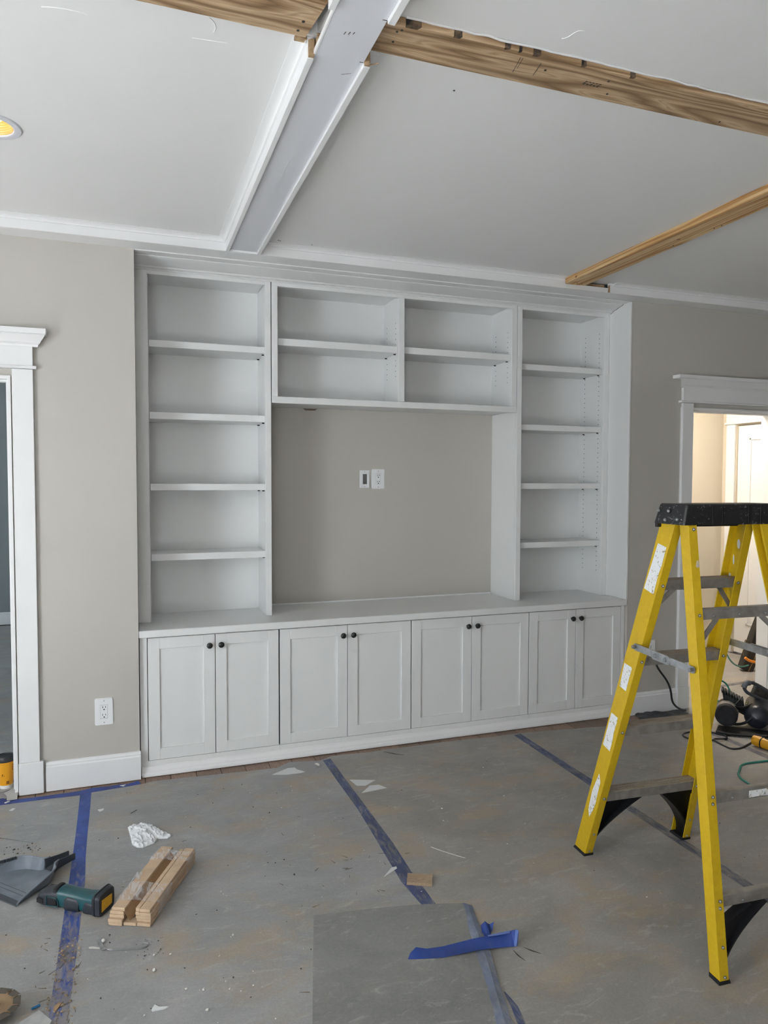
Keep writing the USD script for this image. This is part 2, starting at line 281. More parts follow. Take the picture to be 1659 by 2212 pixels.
part(ce, 'open_cavity', cat(bx(.4165, .4725, -2.08, -1.86, 2.84, 2.85), bx(.4165, .4265, -2.08, -1.86, 2.8005, 2.84), bx(.4625, .4725, -2.08, -1.86, 2.8005, 2.84), bx(.4265, .4625, -2.08, -2.07, 2.8005, 2.84), bx(.4265, .4625, -1.87, -1.86, 2.8005, 2.84)), CAV, 'dark open slot in the drywall')
for pts in CRACKS: part(ce, 'plaster_ridge', tube([(x, y, ZC) for x, y in pts], .0016, 5, 3), CEIL)
for x, y in NICKS: part(ce, 'nail_pop', cyl((x, y, ZC-.0006), (x, y, ZC+.001), .0035, 10), DIRT)
# floor: boards under the paper, the strip along the cabinets stays uncovered
fl = structure('floor')
part(fl, 'subfloor', bx(XL, XR, YR, 1.4, -.05, -.012), PLANKS[1])
part(fl, 'subfloor', bx(-4.2, XL, -.0, 4.7, -.05, -.012), PLANKS[1]); part(fl, 'subfloor', bx(XL, 0, 1.4, 4.7, -.05, -.012), PLANKS[1])
x, i = -1.5, 0
while x < 4.6:
    w = .127
    part(fl, 'plank', bx(x+.0012, x+w-.0012, -.55 - .1*((i*7) % 3), t_+.02, -.012, -.0008, .0012), PLANKS[(i*5+i//3) % 3]); x += w; i += 1
# study beyond the left opening
struct('wall_study_far', bx(-4.2, .3, 4.60, 4.7, 0, ZC), STUDYW); struct('wall_study_right', bx(-.16, -.03, .60, 4.6, 0, ZC), STUDYW); struct('wall_study_left', cat(bx(-4.3, -4.2, t_, 1.9, 0, ZC), bx(-4.3, -4.2, 3.3, 4.6, 0, ZC), bx(-4.3, -4.2, 1.9, 3.3, 0, .6), bx(-4.3, -4.2, 1.9, 3.3, 2.2, ZC)), STUDYW)
struct('wall_study_front', bx(-4.2, -3.2, t_, t_+.05, 0, ZC), STUDYW)
struct('ceiling_study', bx(-4.2, -.03, t_, 4.6, ZC, ZC+.05), CEIL)
struct('baseboard_study', cat(bx(-4.2, -.16, 4.580, 4.60, .012, .125, .002), bx(-4.2, -.16, 4.585, 4.60, .125, .142, .003)), TRIM)
# hallway beyond the right opening
XH, YH = 5.08, 1.29
struct('wall_hall_far', bx(3.1, XH+.1, YH, YH+.1, 0, 2.7), CREAM); struct('wall_hall_left', bx(3.08, 3.2, .60, YH, 0, 2.7), CREAM)
struct('wall_hall_right', cat(bx(XH, XH+.1, t_, .26, 0, 2.7), bx(XH, XH+.1, 1.13, YH, 0, 2.7), bx(XH, XH+.1, .26, 1.13, 2.04, 2.7)), CREAM)
struct('ceiling_hall', bx(3.08, XH+.1, t_, YH+.1, 2.6, 2.7), CEIL)
hd = structure('door_1')
part(hd, 'door_slab', cat(bx(XH+.012, XH+.045, .265, 1.128, .01, 2.035)), TRIM)
for z0, z1 in ((.27, 1.92),):
    f = .035
    part(hd, 'panel_moulding', cat(bx(XH+.004, XH+.012, .39, 1.0, z1-.018, z1, .003), bx(XH+.004, XH+.012, .39, 1.0, z0, z0+.018, .003), bx(XH+.004, XH+.012, 1.0-.018, 1.0, z0, z1, .003), bx(XH+.004, XH+.012, .39, .408, z0, z1, .003)), TRIM)
hc = structure('trim_1')
part(hc, 'casing', bx(XH-.02, XH, 1.14, 1.235, 0, 2.05, .003), TRIM); part(hc, 'casing', bx(XH-.02, XH, .16, .255, 0, 2.05, .003), TRIM)
part(hc, 'head_casing', cat(bx(XH-.03, XH, .15, 1.25, 2.05, 2.07, .004), bx(XH-.022, XH, .16, 1.235, 2.07, 2.19)), TRIM)
part(hc, 'cornice', prism_y([(XH, 2.19), (XH-.025, 2.19), (XH-.07, 2.25), (XH-.07, 2.275), (XH, 2.275)], .14, 1.28), TRIM)
# perimeter half-beam of the coffered ceiling
G0, G1, ZG = 2.440, 2.750, 2.719             # where the fascia is cut out
pb = structure('trim_2')
part(pb, 'soffit_board', bx(XL, XR, FD+.02, 0, ZS, ZS+.012, .001), TRIM)
part(pb, 'fascia_board', cat(bx(XL, G0, FD, FD+.02, ZS, ZC-.001, .001)), TRIM); part(pb, 'fascia_board', bx(G0, G1, FD, FD+.02, ZS, ZG, .001), TRIM, 'cut down strip of fascia'); part(pb, 'fascia_board', bx(G1, XR, FD, FD+.02, ZS, ZC-.001, .001), TRIM)
B1, B2, B3, B4 = .436, .454, .593, .613      # coffer beam: side boards B1-B2 and B3-B4
def cove(n=7):
    a = np.linspace(0, np.pi/2, n); return [(-.004-.030*(1-math.cos(q)), 2.735+.013*math.sin(q)) for q in a]
CP = [(0, 2.7315), (-.006, 2.7315), (-.006, 2.735)] + cove()[1:] + [(-.036, 2.7485), (-.036, ZC), (0, ZC)]      # distance from the face, height
cy = [(FD+d, z) for d, z in CP]
def mit(m, k): return m
part(pb, 'crown_moulding', prism_x(cy, XL, B1+(-FD)*1., 0, 1.0), TRIM)
part(pb, 'crown_moulding', prism_x(cy, B4-(-FD)*1., G0-.012, -1.0, 0), TRIM); part(pb, 'crown_moulding', prism_x(cy, G1+.035, XR-.01), TRIM)
part(pb, 'wood_nailer', bx(G0+.012, G1-.02, FD+.022, FD+.060, ZG-.012, 2.741, .001), TIMX, 'bare wood block inside the cut fascia')
part(pb, 'broken_board_end', hull([(G1-.012, FD-.001, ZS+.002), (G1+.004, FD-.001, ZS+.002), (G1-.008, FD+.02, ZS+.004), (G1-.006, FD+.0, 2.733), (G1+.006, FD+.02, 2.74), (G1+.004, FD-.001, 2.738)]), TIMB)
# ceiling beam running towards the camera, its side boards broken away for 20 cm
cb = thing('ceiling_beam', 'white boxed ceiling beam with a recessed grey bottom panel and a broken out section', 'beam', (.525, -.12, ZS))
YA, YB_, YE = -1.862, -2.072, YR
part(cb, 'bottom_panel', bx(B2, B3, YE, FD, 2.7005, 2.711), BEAMP, 'lilac grey bottom panel')
for (a, b_, ya, yb) in ((B1, B2, YA, FD), (B3, B4, YA-.012, FD), (B1, B2, YE, YB_-.004), (B3, B4, YE, YB_)):
    part(cb, 'side_board', bx(a, b_, ya, yb, ZS, ZC-.001, .0012), TRIM)
cx = [(B1+d, z) for d, z in CP]; cx2 = [(B4-d, z) for d, z in CP]
part(cb, 'crown_moulding', prism_y(cx, YA+.004, FD-B1, 0, 1.0), TRIM); part(cb, 'crown_moulding', prism_y(cx, YE, YB_-.02), TRIM)
part(cb, 'crown_moulding', prism_y(cx2, YA+.01, FD+B4, 0, -1.0), TRIM); part(cb, 'crown_moulding', prism_y(cx2, YE, YB_-.02), TRIM)
def jag(x0, x1, y, z0, z1, n, amp, seed):
    r = np.random.default_rng(seed); pts = []
    for a in np.linspace(0, 1, n):
        for z in (z0, z1): pts += [(x0+(x1-x0)*a, y-amp*r.uniform(.2, 1), z+r.uniform(-.004, .004)*0), (x0+(x1-x0)*a, y+.012, z)]
    return hull(pts)
part(cb, 'broken_wood', cat(jag(B1+.002, B2-.001, YA, ZS+.003, 2.738, 3, .014, 1), jag(B1-.034, B1-.002, YA+.004, 2.739, 2.749, 4, .010, 2), jag(B3+.003, B4-.002, YA-.012, ZS+.004, 2.74, 3, .012, 3), bx(B2+.004, B3-.03, YA-.03, YA+.01, 2.712, 2.745)), TIMB, 'torn raw wood ends')
part(cb, 'splinter', cat(tube([(B4-.006, YA-.008, 2.70), (B4+.022, YA-.022, 2.703)], .0016, 5, 1), tube([(B2-.004, YA-.04, 2.738), (B2+.012, YA-.055, 2.722)], .001, 5, 1)), TIMB)
part(cb, 'panel_edge', bx(B2-.003, B2+.0035, YB_, YA, 2.6995, 2.712, .001), TRIM, 'white painted edge left on the panel')
marks = [tube([(.505+i*.011, -1.98-.004*i, 2.7003), (.507+i*.011, -1.992-.003*i, 2.7003)], .0009, 5, 1) for i in range(3)]
marks += [tube([(B3-.012, y, 2.7003), (B3-.001, y-.001, 2.7003)], .0010, 5, 1) for y in (YA-.015, YB_+.002)] + [tube([(.55, -1.80, 2.7003), (.575, -1.815, 2.7003)], .0006, 5, 1)]
part(cb, 'nail_mark', cat(*marks), DIRT); part(cb, 'scratch', tube([(.529, -1.02, 2.7003), (.527, -1.20, 2.7003)], .0007, 5, 1), TRIM)
# framing lumber left on the ceiling
def rough_edge(mesh, seed, amp=.0022):
    m = mesh.subdivide_to_size(.06) if hasattr(mesh, 'subdivide_to_size') else mesh
    m.vertices = m.vertices + (meshkit.noise(m.vertices*23, seed)[:, None]-.5)*np.array([0, 2*amp, amp]); return m
t1 = thing('ceiling_timber', 'long brown construction timber screwed flat on the ceiling right of the white beam', 'timber', (2.5, -1.955, 2.732), group='construction timbers on the ceiling')
part(t1, 'timber_board', rough_edge(bx(B4-.10, XR-.02, -2.027, -1.886, 2.732, 2.7495, .002), 3), TIMX)
SCORCH = M('black_scorch', {'o': ('geometry', {}), 'v': ('noise_texture', {'scale': 45, 'detail': 3}), 'r': ('rgb_ramp', {'ramp': [(.38, (.012, .011, .010)), (.66, (.17, .11, .06))]}), 'p': ('principled_bsdf', {'roughness': .8})}, [('o.position', 'v.vector'), ('v.fac', 'r.fac'), ('r.color', 'p.base_color')], 'p.BSDF')
for x, w, y1 in ((.660, .045, -2.016), (.80, .024, -2.019), (.955, .018, -2.021), (1.0, .009, -2.020), (1.045, .024, -2.020), (1.205, .016, -2.021), (1.375, .018, -2.021)): part(t1, 'scorch_mark', hull([(x+dx, y, z) for dx, y in ((0, -2.0292), (w, -2.0292), (w*.85, y1), (w*.1, y1+.002)) for z in (2.7312, 2.746)]), SCORCH, 'black scorched patch')
r_ = np.random.default_rng(5); cx_ = np.arange(.66, 7.1, .04); part(t1, 'dried_caulk', tube([(x, -2.031+.003*r_.standard_normal()*.6, 2.7475+.001*r_.standard_normal()) for x in cx_], .0032, 6, 1), TRIM, 'ragged white caulk along the edge')
for k in range(5): part(t1, 'ink_stamp', cat(*[bx(1.265+.012*k, 1.265+.012*k+w, y, y+.0022, 2.7312, 2.7325) for y, w in ((-1.955+.004*(k % 2), .007), (-1.963, .0085), (-1.949, .006))]), DIRT)
for x, y in ((.650, -1.99), (.655, -1.945), (.66, -2.0), (1.33, -1.985), (1.37, -1.925), (1.83, -1.91), (1.12, -1.97)): part(t1, 'nail_hole', cyl((x, y, 2.7308), (x, y, 2.7325), .0034, 10), DIRT)
part(t1, 'pencil_mark', cat(tube([(1.02, -2.0, 2.7316), (1.03, -1.955, 2.7316), (1.035, -1.93, 2.7316)], .0009, 5, 3), tube([(1.028, -2.0, 2.7316), (1.038, -1.95, 2.7316)], .0009, 5, 1), tube([(1.09, -1.995, 2.7316), (1.10, -1.935, 2.7316)], .0008, 5, 1)), DIRT)
t2 = thing('ceiling_timber', 'brown construction timber with a chamfered screwed end left of the white beam', 'timber', (-.5, -1.955, 2.732), group='construction timbers on the ceiling')
part(t2, 'timber_board', rough_edge(hull([(-2.4, -2.04, 2.732), (.446, -2.04, 2.732), (.426, -1.882, 2.732), (-2.4, -1.892, 2.732), (-2.4, -2.04, 2.7495), (.450, -2.04, 2.7495), (.430, -1.882, 2.7495), (-2.4, -1.892, 2.7495)]), 5), TIMX)
for x, y in ((.405, -1.945), (.400, -1.905)): part(t2, 'screw_hole', cyl((x, y, 2.7308), (x, y, 2.733), .004, 10), DIRT)
t3 = thing('ceiling_timber', 'pale knotty construction timber ending at the gap in the cornice above the bookcase', 'timber', (2.5, -1.2, 2.714), group='construction timbers on the ceiling')
part(t3, 'timber_board', rough_edge(bx(2.430, 2.566, -5.0, FD-.004, 2.7145, 2.7495, .002), 9), TIMY)
part(t3, 'knot', cat(sphere((2.4335, -.235, 2.728), (.0045, .018, .009)), sphere((2.50, -.98, 2.715), (.008, .012, .002))), speck_mat('knot_brown', (.11, .035, .015), (.24, .10, .04), .4, .6, 60))
for x, y in ((2.49, -.16), (2.53, -.15), (2.545, -1.16), (2.55, -1.2), (2.54, -.9)): part(t3, 'nail_hole', cyl((x, y, 2.7132), (x, y, 2.7155), .0035, 10), DIRT)
# recessed ceiling light
rl = thing('recessed_light', 'round recessed ceiling light glowing warm yellow at the left edge', 'ceiling light', (-.472, -1.008, ZC))
c = (-.472, -1.008, 0)
part(rl, 'trim_ring', lathe([(.071, 2.7505), (.073, 2.7465), (.078, 2.7445), (.095, 2.7455), (.099, 2.7485), (.099, 2.7498), (.075, 2.7503), (.071, 2.7505)], c, 56), RINGM)
part(rl, 'baffle', lathe([(.0705, 2.751)] + [q for k in range(10) for q in ((.0705-k*.0012, 2.752+k*.008), (.0685-k*.0012, 2.756+k*.008))] + [(.045, 2.835), (0, 2.835), (0, 2.838), (.08, 2.838), (.08, 2.751)], c, 56), BAFFLE, 'ribbed golden reflector')
part(rl, 'bulb', lathe([(0, 2.768), (.022, 2.770), (.038, 2.778), (.044, 2.790), (.040, 2.806), (.025, 2.822), (0, 2.83)], c, 40), BULB, 'glowing yellow bulb')
#@@ ---------------------------------------------------------------- door casings and baseboards
def casing(name, xi, xo, side, leftcap):
    """xi: opening edge, xo: outer edge; side = +1 when the wall lies to the right"""
    s = structure(name); return s
BASE = lambda y: [(y, .0), (y-.016, .0), (y-.016, .118), (y-.011, .124), (y-.011, .128), (y-.013, .130), (y-.008, .142), (y, .144)]
struct('baseboard_left', prism_x([(y, z+.003) for y, z in BASE(-.0005)], -.438, .004), TRIM)
struct('baseboard_right', prism_x([(y, z) for y, z in BASE(-.0005)], W+.006, 3.418), TRIM)
struct('baseboard_far_left', prism_x([(y, z+.003) for y, z in BASE(-.0005)], XL+.005, -1.535), TRIM); struct('baseboard_far_right', prism_x([(y, z+.003) for y, z in BASE(-.0005)], 4.386, XR-.005), TRIM)
HEADP = lambda y: [(y, 2.170), (y-.022, 2.170), (y-.024, 2.180), (y-.034, 2.188), (y-.036, 2.194), (y-.052, 2.214), (y-.056, 2.222), (y-.060, 2.224), (y-.060, 2.2262), (y, 2.2262)]
cl = structure('trim_3')
part(cl, 'casing', bx(-.555, -.463, -.019, -.0005, .160, 2.064, .002), TRIM); part(cl, 'plinth_block', bx(-.557, -.447, -.026, -.0005, .003, .160, .002), TRIM)
part(cl, 'plinth_block', bx(-1.531, -1.421, -.026, -.0005, .003, .160, .002), TRIM); part(cl, 'casing', bx(-1.515, -1.425, -.019, -.0005, .16, 2.064, .002), TRIM)
part(cl, 'bead', prism_x([(-.0005, 2.065), (-.026, 2.065), (-.031, 2.069), (-.031, 2.075), (-.026, 2.080), (-.0005, 2.080)], -1.56, -.448), TRIM)
part(cl, 'head_board', bx(-1.525, -.463, -.022, -.0005, 2.080, 2.170, .001), TRIM)
part(cl, 'cornice', prism_x(HEADP(-.0005), -1.545+0*1, -.462, 1.0, -1.0), TRIM); part(cl, 'cap_board', bx(-1.60, -.400, -.066, -.0005, 2.2265, 2.252, .001), TRIM)
part(cl, 'jamb', cat(bx(-.575, -.5605, -.018, t_+.018, .003, 2.03), bx(-1.42, -1.405, -.018, t_+.018, .003, 2.03), bx(-1.405, -.575, -.018, t_+.018, 2.014, 2.0295)), TRIM)
part(cl, 'door_stop', cat(bx(-.585, -.5755, .02, .06, .003, 2.0135), bx(-1.405, -.5855, .02, .06, 2.004, 2.0135)), TRIM)
cr = structure('trim_4')
part(cr, 'casing', bx(3.424, 3.514, -.019, -.0005, .155, 2.058, .002), TRIM); part(cr, 'plinth_block', bx(3.421, 3.517, -.025, -.0005, .003, .155, .002), TRIM)
part(cr, 'plinth_block', bx(4.287, 4.383, -.025, -.0005, .003, .155, .002), TRIM); part(cr, 'casing', bx(4.195+.095, 4.38, -.019, -.0005, .155, 2.058, .002), TRIM)
part(cr, 'bead', prism_x([(-.0005, 2.059), (-.026, 2.059), (-.031, 2.063), (-.031, 2.068), (-.026, 2.073), (-.0005, 2.073)], 3.402, 4.40), TRIM)
part(cr, 'head_board', bx(3.424, 4.38, -.022, -.0005, 2.073, 2.158, .001), TRIM)
part(cr, 'cornice', prism_x([(y, z-.013) for y, z in HEADP(-.0005)], 3.423, 4.38, 1.0, -1.0), TRIM); part(cr, 'cap_board', hull([(3.352, -.0005, 2.2138), (3.352, -.066, 2.2138), (4.45, -.066, 2.2138), (4.45, -.0005, 2.2138), (3.352, -.0005, 2.236), (3.352, -.066, 2.236), (4.45, -.066, 2.236), (4.45, -.0005, 2.236)]), TRIM)
part(cr, 'jamb', cat(bx(3.4205, 3.434, 0, t_+.018, .003, 2.03), bx(4.276, 4.2895, -.018, t_+.018, .003, 2.03), bx(3.434, 4.276, -.018, t_+.018, 2.016, 2.0295)), TRIM)
part(cr, 'door_stop', cat(bx(4.266, 4.2755, .03, .07, .003, 2.0155), bx(3.434, 4.2655, .03, .07, 2.005, 2.0155)), TRIM)
part(cr, 'strike_plate', bx(4.2738, 4.2757, .075, .105, .915, .985), BLACK, 'black metal strike plate')
#@@ ---------------------------------------------------------------- base cabinets
YD, Z0, Z1 = .022, .079, .722
def knob(x, z):
    m = trimesh.creation.revolve(np.array([(0, .030), (.009, .029), (.0145, .025), (.0160, .020), (.0145, .0155), (.009, .013), (.0055, .010), (.0055, .004), (.008, .001), (.008, 0), (0, 0)])[::-1], sections=28)
    m.apply_transform(trimesh.transformations.rotation_matrix(math.pi/2, [1, 0, 0])); m.apply_translation([x, YD, z]); return m
def door(parent, x0, x1, knob_side):
    g = .0016; x0, x1 = x0+g, x1-g; f = .0585; c_ = .0012
    d = part(parent, 'door', cat(bx(x0, x0+f, YD, YD+.02, Z0+g, Z1-g, c_), bx(x1-f, x1, YD, YD+.02, Z0+g, Z1-g, c_), bx(x0+f-.001, x1-f+.001, YD, YD+.02, Z1-g-f, Z1-g, c_), bx(x0+f-.001, x1-f+.001, YD, YD+.02, Z0+g, Z0+g+f, c_)), CABW)
    part(d, 'panel', bx(x0+f-.004, x1-f+.004, YD+.0095, YD+.017, Z0+f-.004, Z1-f+.004), CABW)
    part(d, 'knob', knob(x1-.0285 if knob_side > 0 else x0+.0285, .664), BLACK, 'round black knob')
cabs = [(.004, .042, .385, .727, .729, 'first white two door base cabinet from the left wall corner'), (.729, .731, 1.120, 1.508, 1.5095, 'second white two door base cabinet from the left, under the TV niche'),
        (1.5095, 1.511, 1.903, 2.297, 2.2985, 'third white two door base cabinet from the left, under the TV niche'), (2.2985, 2.300, 2.640, 2.986, W-.004, 'rightmost white two door base cabinet, partly behind the ladder')]
for (a, d0, d1, d2, b, lab) in cabs:
    cbn = thing('base_cabinet', lab, 'cabinet', ((a+b)/2, .3, 0), group='base cabinets under the countertop')
    part(cbn, 'body', cat(bx(a+.0003, b-.0003, YD+.0225, .53, .004, .7275)), DARK)
    part(cbn, 'bottom_rail', bx(a+.0003, b-.0003, YD, YD+.02, .004, Z0, .0006), CABW); part(cbn, 'top_rail', bx(a+.0003, b-.0003, YD, YD+.02, Z1+.0008, .7278), CABW)
    if d0-a > .01: part(cbn, 'stile', bx(a, d0-.0016, YD, YD+.02, Z0, Z1+.0008, .0006), CABW)
    if b-d2 > .01: part(cbn, 'stile', bx(d2+.0016, b, YD, YD+.02, Z0, Z1+.0008, .0006), CABW)
    door(cbn, d0, d1, 1); door(cbn, d1, d2, -1)
struct('trim_5', prism_x([(YD-.0003, .003), (0.0, .003), (-.001, .012), (.002, .022), (.006, .026), (.007, .034), (.013, .042), (.016, .050), (YD-.0003, .054)], .008, W-.006), TRIM)
solid('countertop', cat(bx(.0015, W-.0015, -.002, .534, .7285, .7655, .0025), bx(.745, 2.300, .522, .5345, .7658, .776, .002)), CABW, 'long white painted wooden countertop over the base cabinets', 'countertop')
#@@ ---------------------------------------------------------------- upper bookcases
YF, YB2, ZU = .205, .480, .766
def holes(x, ys, z0, z1, pitch=.032, skip=()):
    ms = []; z = z1
    while z >= z0:
        if not any(a < z < b for a, b in skip):
            for y in ys: ms.append(trimesh.creation.cylinder(radius=.0028, height=.0012, sections=8, transform=trimesh.transformations.translation_matrix([x, y, z]) @ trimesh.transformations.rotation_matrix(math.pi/2, [0, 1, 0])))
        z -= pitch
    return cat(*ms)
def shelf(parent, x0, x1, ztop, th=.037):
    part(parent, 'shelf', bx(x0, x1, YF+.030, YB2-.002, ztop-th, ztop, .0012), CABW)
    for y in (.268, .424): part(parent, 'shelf_pin', cyl((x1-.012, y, ztop-th-.004), (x1+.001, y, ztop-th-.004), .0033, 8), BLACK)
def tower(name, label, xa, s0, s1, xb, shelves):
    t = thing(name, label, 'bookcase', ((xa+xb)/2, .35, ZU), group='open bookcases above the countertop')
    part(t, 'stile', bx(xa, s0, YF, YF+.02, ZU, 2.656, .0012), CABW); part(t, 'stile', bx(s1, xb, YF, YF+.02, ZU, 2.656, .0012), CABW)
    part(t, 'top_rail', bx(s0, s1, YF, YF+.02, 2.629, 2.656, .0008), CABW); part(t, 'top_panel', bx(s0-.004, s1+.004, YF+.02, YB2, 2.646, 2.662), CABW)
    part(t, 'side_panel', bx(s0-.012, s0+.004, YF+.02, YB2, ZU, 2.646), CABW); part(t, 'side_panel', bx(s1+.006, s1+.022, YF+.02, YB2, ZU, 2.646), CABW)
    part(t, 'back_panel', bx(s0-.01, s1+.02, YB2, YB2+.012, ZU, 2.66), CABW)
    for z in shelves: shelf(t, s0+.006, s1+.0045, z)
    return t
lt = tower('bookcase', 'tall white bookcase with four shelves at the left end, beside the grey wall corner', .003, .066, .691, .7245, (2.290, 1.904, 1.518, 1.1345))
part(lt, 'end_panel', bx(.7125, .7288, YF+.02, .534, ZU, 1.984), CABW)
rt = tower('bookcase', 'tall white bookcase with four shelves at the right end, with rows of pin holes', 2.3035, 2.338, 2.963, 3.002, (2.292, 1.904, 1.523, 1.137))
part(rt, 'end_panel', bx(2.3025, 2.3205, YF+.02, .534, ZU, 1.984), CABW)
part(rt, 'pin_holes', holes(2.9685, (.268, .424), .926, 2.53, skip=[(z-.045, z+.006) for z in (2.292, 1.904, 1.523, 1.137)]), SLOT, kind='stuff')
part(rt, 'return_panel', bx(3.0045, W-.001, -.0035, YF+.02, ZU, 2.6885, .0015), CABW, 'white board lining the alcove side'); part(rt, 'caulk_bead', tube([(3.0035, YF-.001, ZU), (3.003, YF-.001, 1.8), (3.0038, YF-.001, 2.655)], .0016, 6, 3), TRIM)
br = thing('bookcase', 'wide white two bay open cupboard bridging over the TV niche', 'bookcase', (1.515, .35, 1.975), group='open bookcases above the countertop')
part(br, 'bottom_rail', bx(.7292, 2.3005, YF, YF+.02, 1.975, 2.012, .0012), CABW); part(br, 'top_rail', bx(.7292, 2.3005, YF, YF+.02, 2.628, 2.656, .0008), CABW)
for a, b in ((.7292, .7635), (1.4935, 1.5315), (2.2635, 2.3005)): part(br, 'stile', bx(a, b, YF, YF+.02, 2.012, 2.628, .0012), CABW)
part(br, 'bottom_panel', bx(.731, 2.300, YF+.02, .534, 1.985, 2.003), CABW); part(br, 'top_panel', bx(.731, 2.300, YF+.02, YB2, 2.644, 2.66), CABW); part(br, 'back_panel', bx(.731, 2.300, YB2, YB2+.012, 2.003, 2.66), CABW)
for a, b in ((.745, .765), (1.4985, 1.5265), (2.268, 2.288)): part(br, 'side_panel', bx(a, b, YF+.02, YB2, 2.003, 2.644), CABW)
for x0, x1 in ((.770, 1.4965), (1.537, 2.2665)): shelf(br, x0, x1, 2.346, .040)
part(br, 'pin_holes', cat(holes(1.498, (.268, .424), 2.16, 2.49, skip=[(2.29, 2.36)]), holes(2.2675, (.268, .424), 2.16, 2.49, skip=[(2.29, 2.36)])), SLOT, kind='stuff')
ccp = [(.2048, 2.6565), (.2048, 2.648), (.196, 2.648), (.192, 2.653), (.176, 2.657), (.172, 2.663), (.136, 2.668), (.122, 2.673), (.085, 2.679), (.070, 2.684), (.066, 2.6895), (.2048, 2.6895)]
tr6 = structure('trim_6'); part(tr6, 'crown_moulding', prism_x(ccp, .002, W-.017), CABW)
part(tr6, 'open_joint', tube([(W-.0158, y-.001, z) for y, z in ccp[2:11]], .0011, 5, 1), DARK, 'dark open joint')
struct('trim_7', cat(bx(.002, W-.016, .0, .066, 2.6865, 2.6895), bx(.001, W-.0145, -.0035, .0, 2.684, 2.6898, .001)), TRIM)
#@@ ---------------------------------------------------------------- wall plates
def rounded(x0, x1, z0, z1, r):
    return Polygon([(x0, z0), (x1, z0), (x1, z1), (x0, z1)]).buffer(-r).buffer(r, quad_segs=4)
def wplate(x0, x1, z0, z1, y, th, r=.006, hole=None, bev=.003):
    def ring(d, yy):
        p = Polygon([(x0, z0), (x1, z0), (x1, z1), (x0, z1)]).buffer(-d-r).buffer(r, quad_segs=4); return p
    out = []
    for d, ya, yb in ((0, y-th*.5, y), (bev, y-th, y-th*.5)):
        p = ring(d, 0)
        if hole: p = p.difference(Polygon([(hole[0], hole[2]), (hole[1], hole[2]), (hole[1], hole[3]), (hole[0], hole[3])]))
        m = extrude_polygon(p, yb-ya, engine='earcut'); v = m.vertices.copy(); m = trimesh.Trimesh(np.stack([v[:, 0], ya+v[:, 2], v[:, 1]], 1), m.faces, process=False); m.fix_normals(); out.append(m)
    return cat(*out)
def outlet(label, xc, zc, y, w, h, k=1.0):
    o = thing('wall_outlet', label, 'electrical outlet', (xc, y, zc), group='wall outlets')
    rw, rh = .0168*k, .0335*k
    part(o, 'plate', wplate(xc-w/2, xc+w/2, zc-h/2, zc+h/2, y-.0003, .006, .008, (xc-rw, xc+rw, zc-rh, zc+rh)), PLAST)
    part(o, 'receptacle', bx(xc-rw+.0007, xc+rw-.0007, y-.0068, y-.001, zc-rh+.0007, zc+rh-.0007, .0008), PLAST)
    ms = []
    for dz in (.0185*k, -.0185*k):
        ms += [bx(xc-.0075*k, xc-.0050*k, y-.0072, y-.0064, zc+dz-.001, zc+dz+.008*k), bx(xc+.0050*k, xc+.0075*k, y-.0072, y-.0064, zc+dz, zc+dz+.0075*k), cyl((xc, y-.0072, zc+dz-.0075*k), (xc, y-.0064, zc+dz-.0075*k), .0032*k, 10)]
    part(o, 'slots', cat(*ms), SLOT)
    for s in (-1, 1): part(o, 'screw', cyl((xc, y-.0068, zc+s*(h*.40)), (xc, y-.0055, zc+s*(h*.40)), .0028*k, 10), SCREW)
outlet('white double outlet on the grey wall left of the cabinets', -.1685, .3705, 0, .087, .137, 1.05)
outlet('larger white double outlet in the TV niche, right of the cable plate', 1.479, 1.5485, .535, .088, .127, 1.08)
outlet('white double outlet low on the right wall, seen behind the ladder', 3.207, .425, 0, .075, .120)
cp = thing('cable_plate', 'white cable pass-through plate with dark bristles in the TV niche', 'wall plate', (1.3875, .535, 1.5475))
part(cp, 'plate', wplate(1.354, 1.421, 1.491, 1.604, .5347, .006, .003, (1.374, 1.403, 1.515, 1.580)), PLAST)
part(cp, 'brush', cat(bx(1.3745, 1.4025, .531, .534, 1.5155, 1.5795), *[bx(1.3755+i*.0022, 1.3755+i*.0022+.0011, .5292, .5312, 1.516+(i % 3)*.004, 1.579-(i % 4)*.003) for i in range(12)]), speck_mat('brush_bristle', (.10, .10, .10), (.26, .26, .26), .4, .6, 200), 'dark grey bristles')
for z in (1.4995, 1.5955): part(cp, 'screw', cyl((1.3875, .5285, z), (1.3875, .5298, z), .0028, 10), SCREW)
solid('paint_chip', hull([(.985, .5342, 1.984), (1.075, .5342, 1.984), (1.062, .5342, 1.973), (1.0, .5342, 1.972), (.985, .5347, 1.984), (1.075, .5347, 1.984), (1.062, .5347, 1.973), (1.0, .5347, 1.972)]), plain('torn_drywall', (.20, .15, .12), .9), 'torn brown drywall spot under the bridging cupboard', 'wall damage')
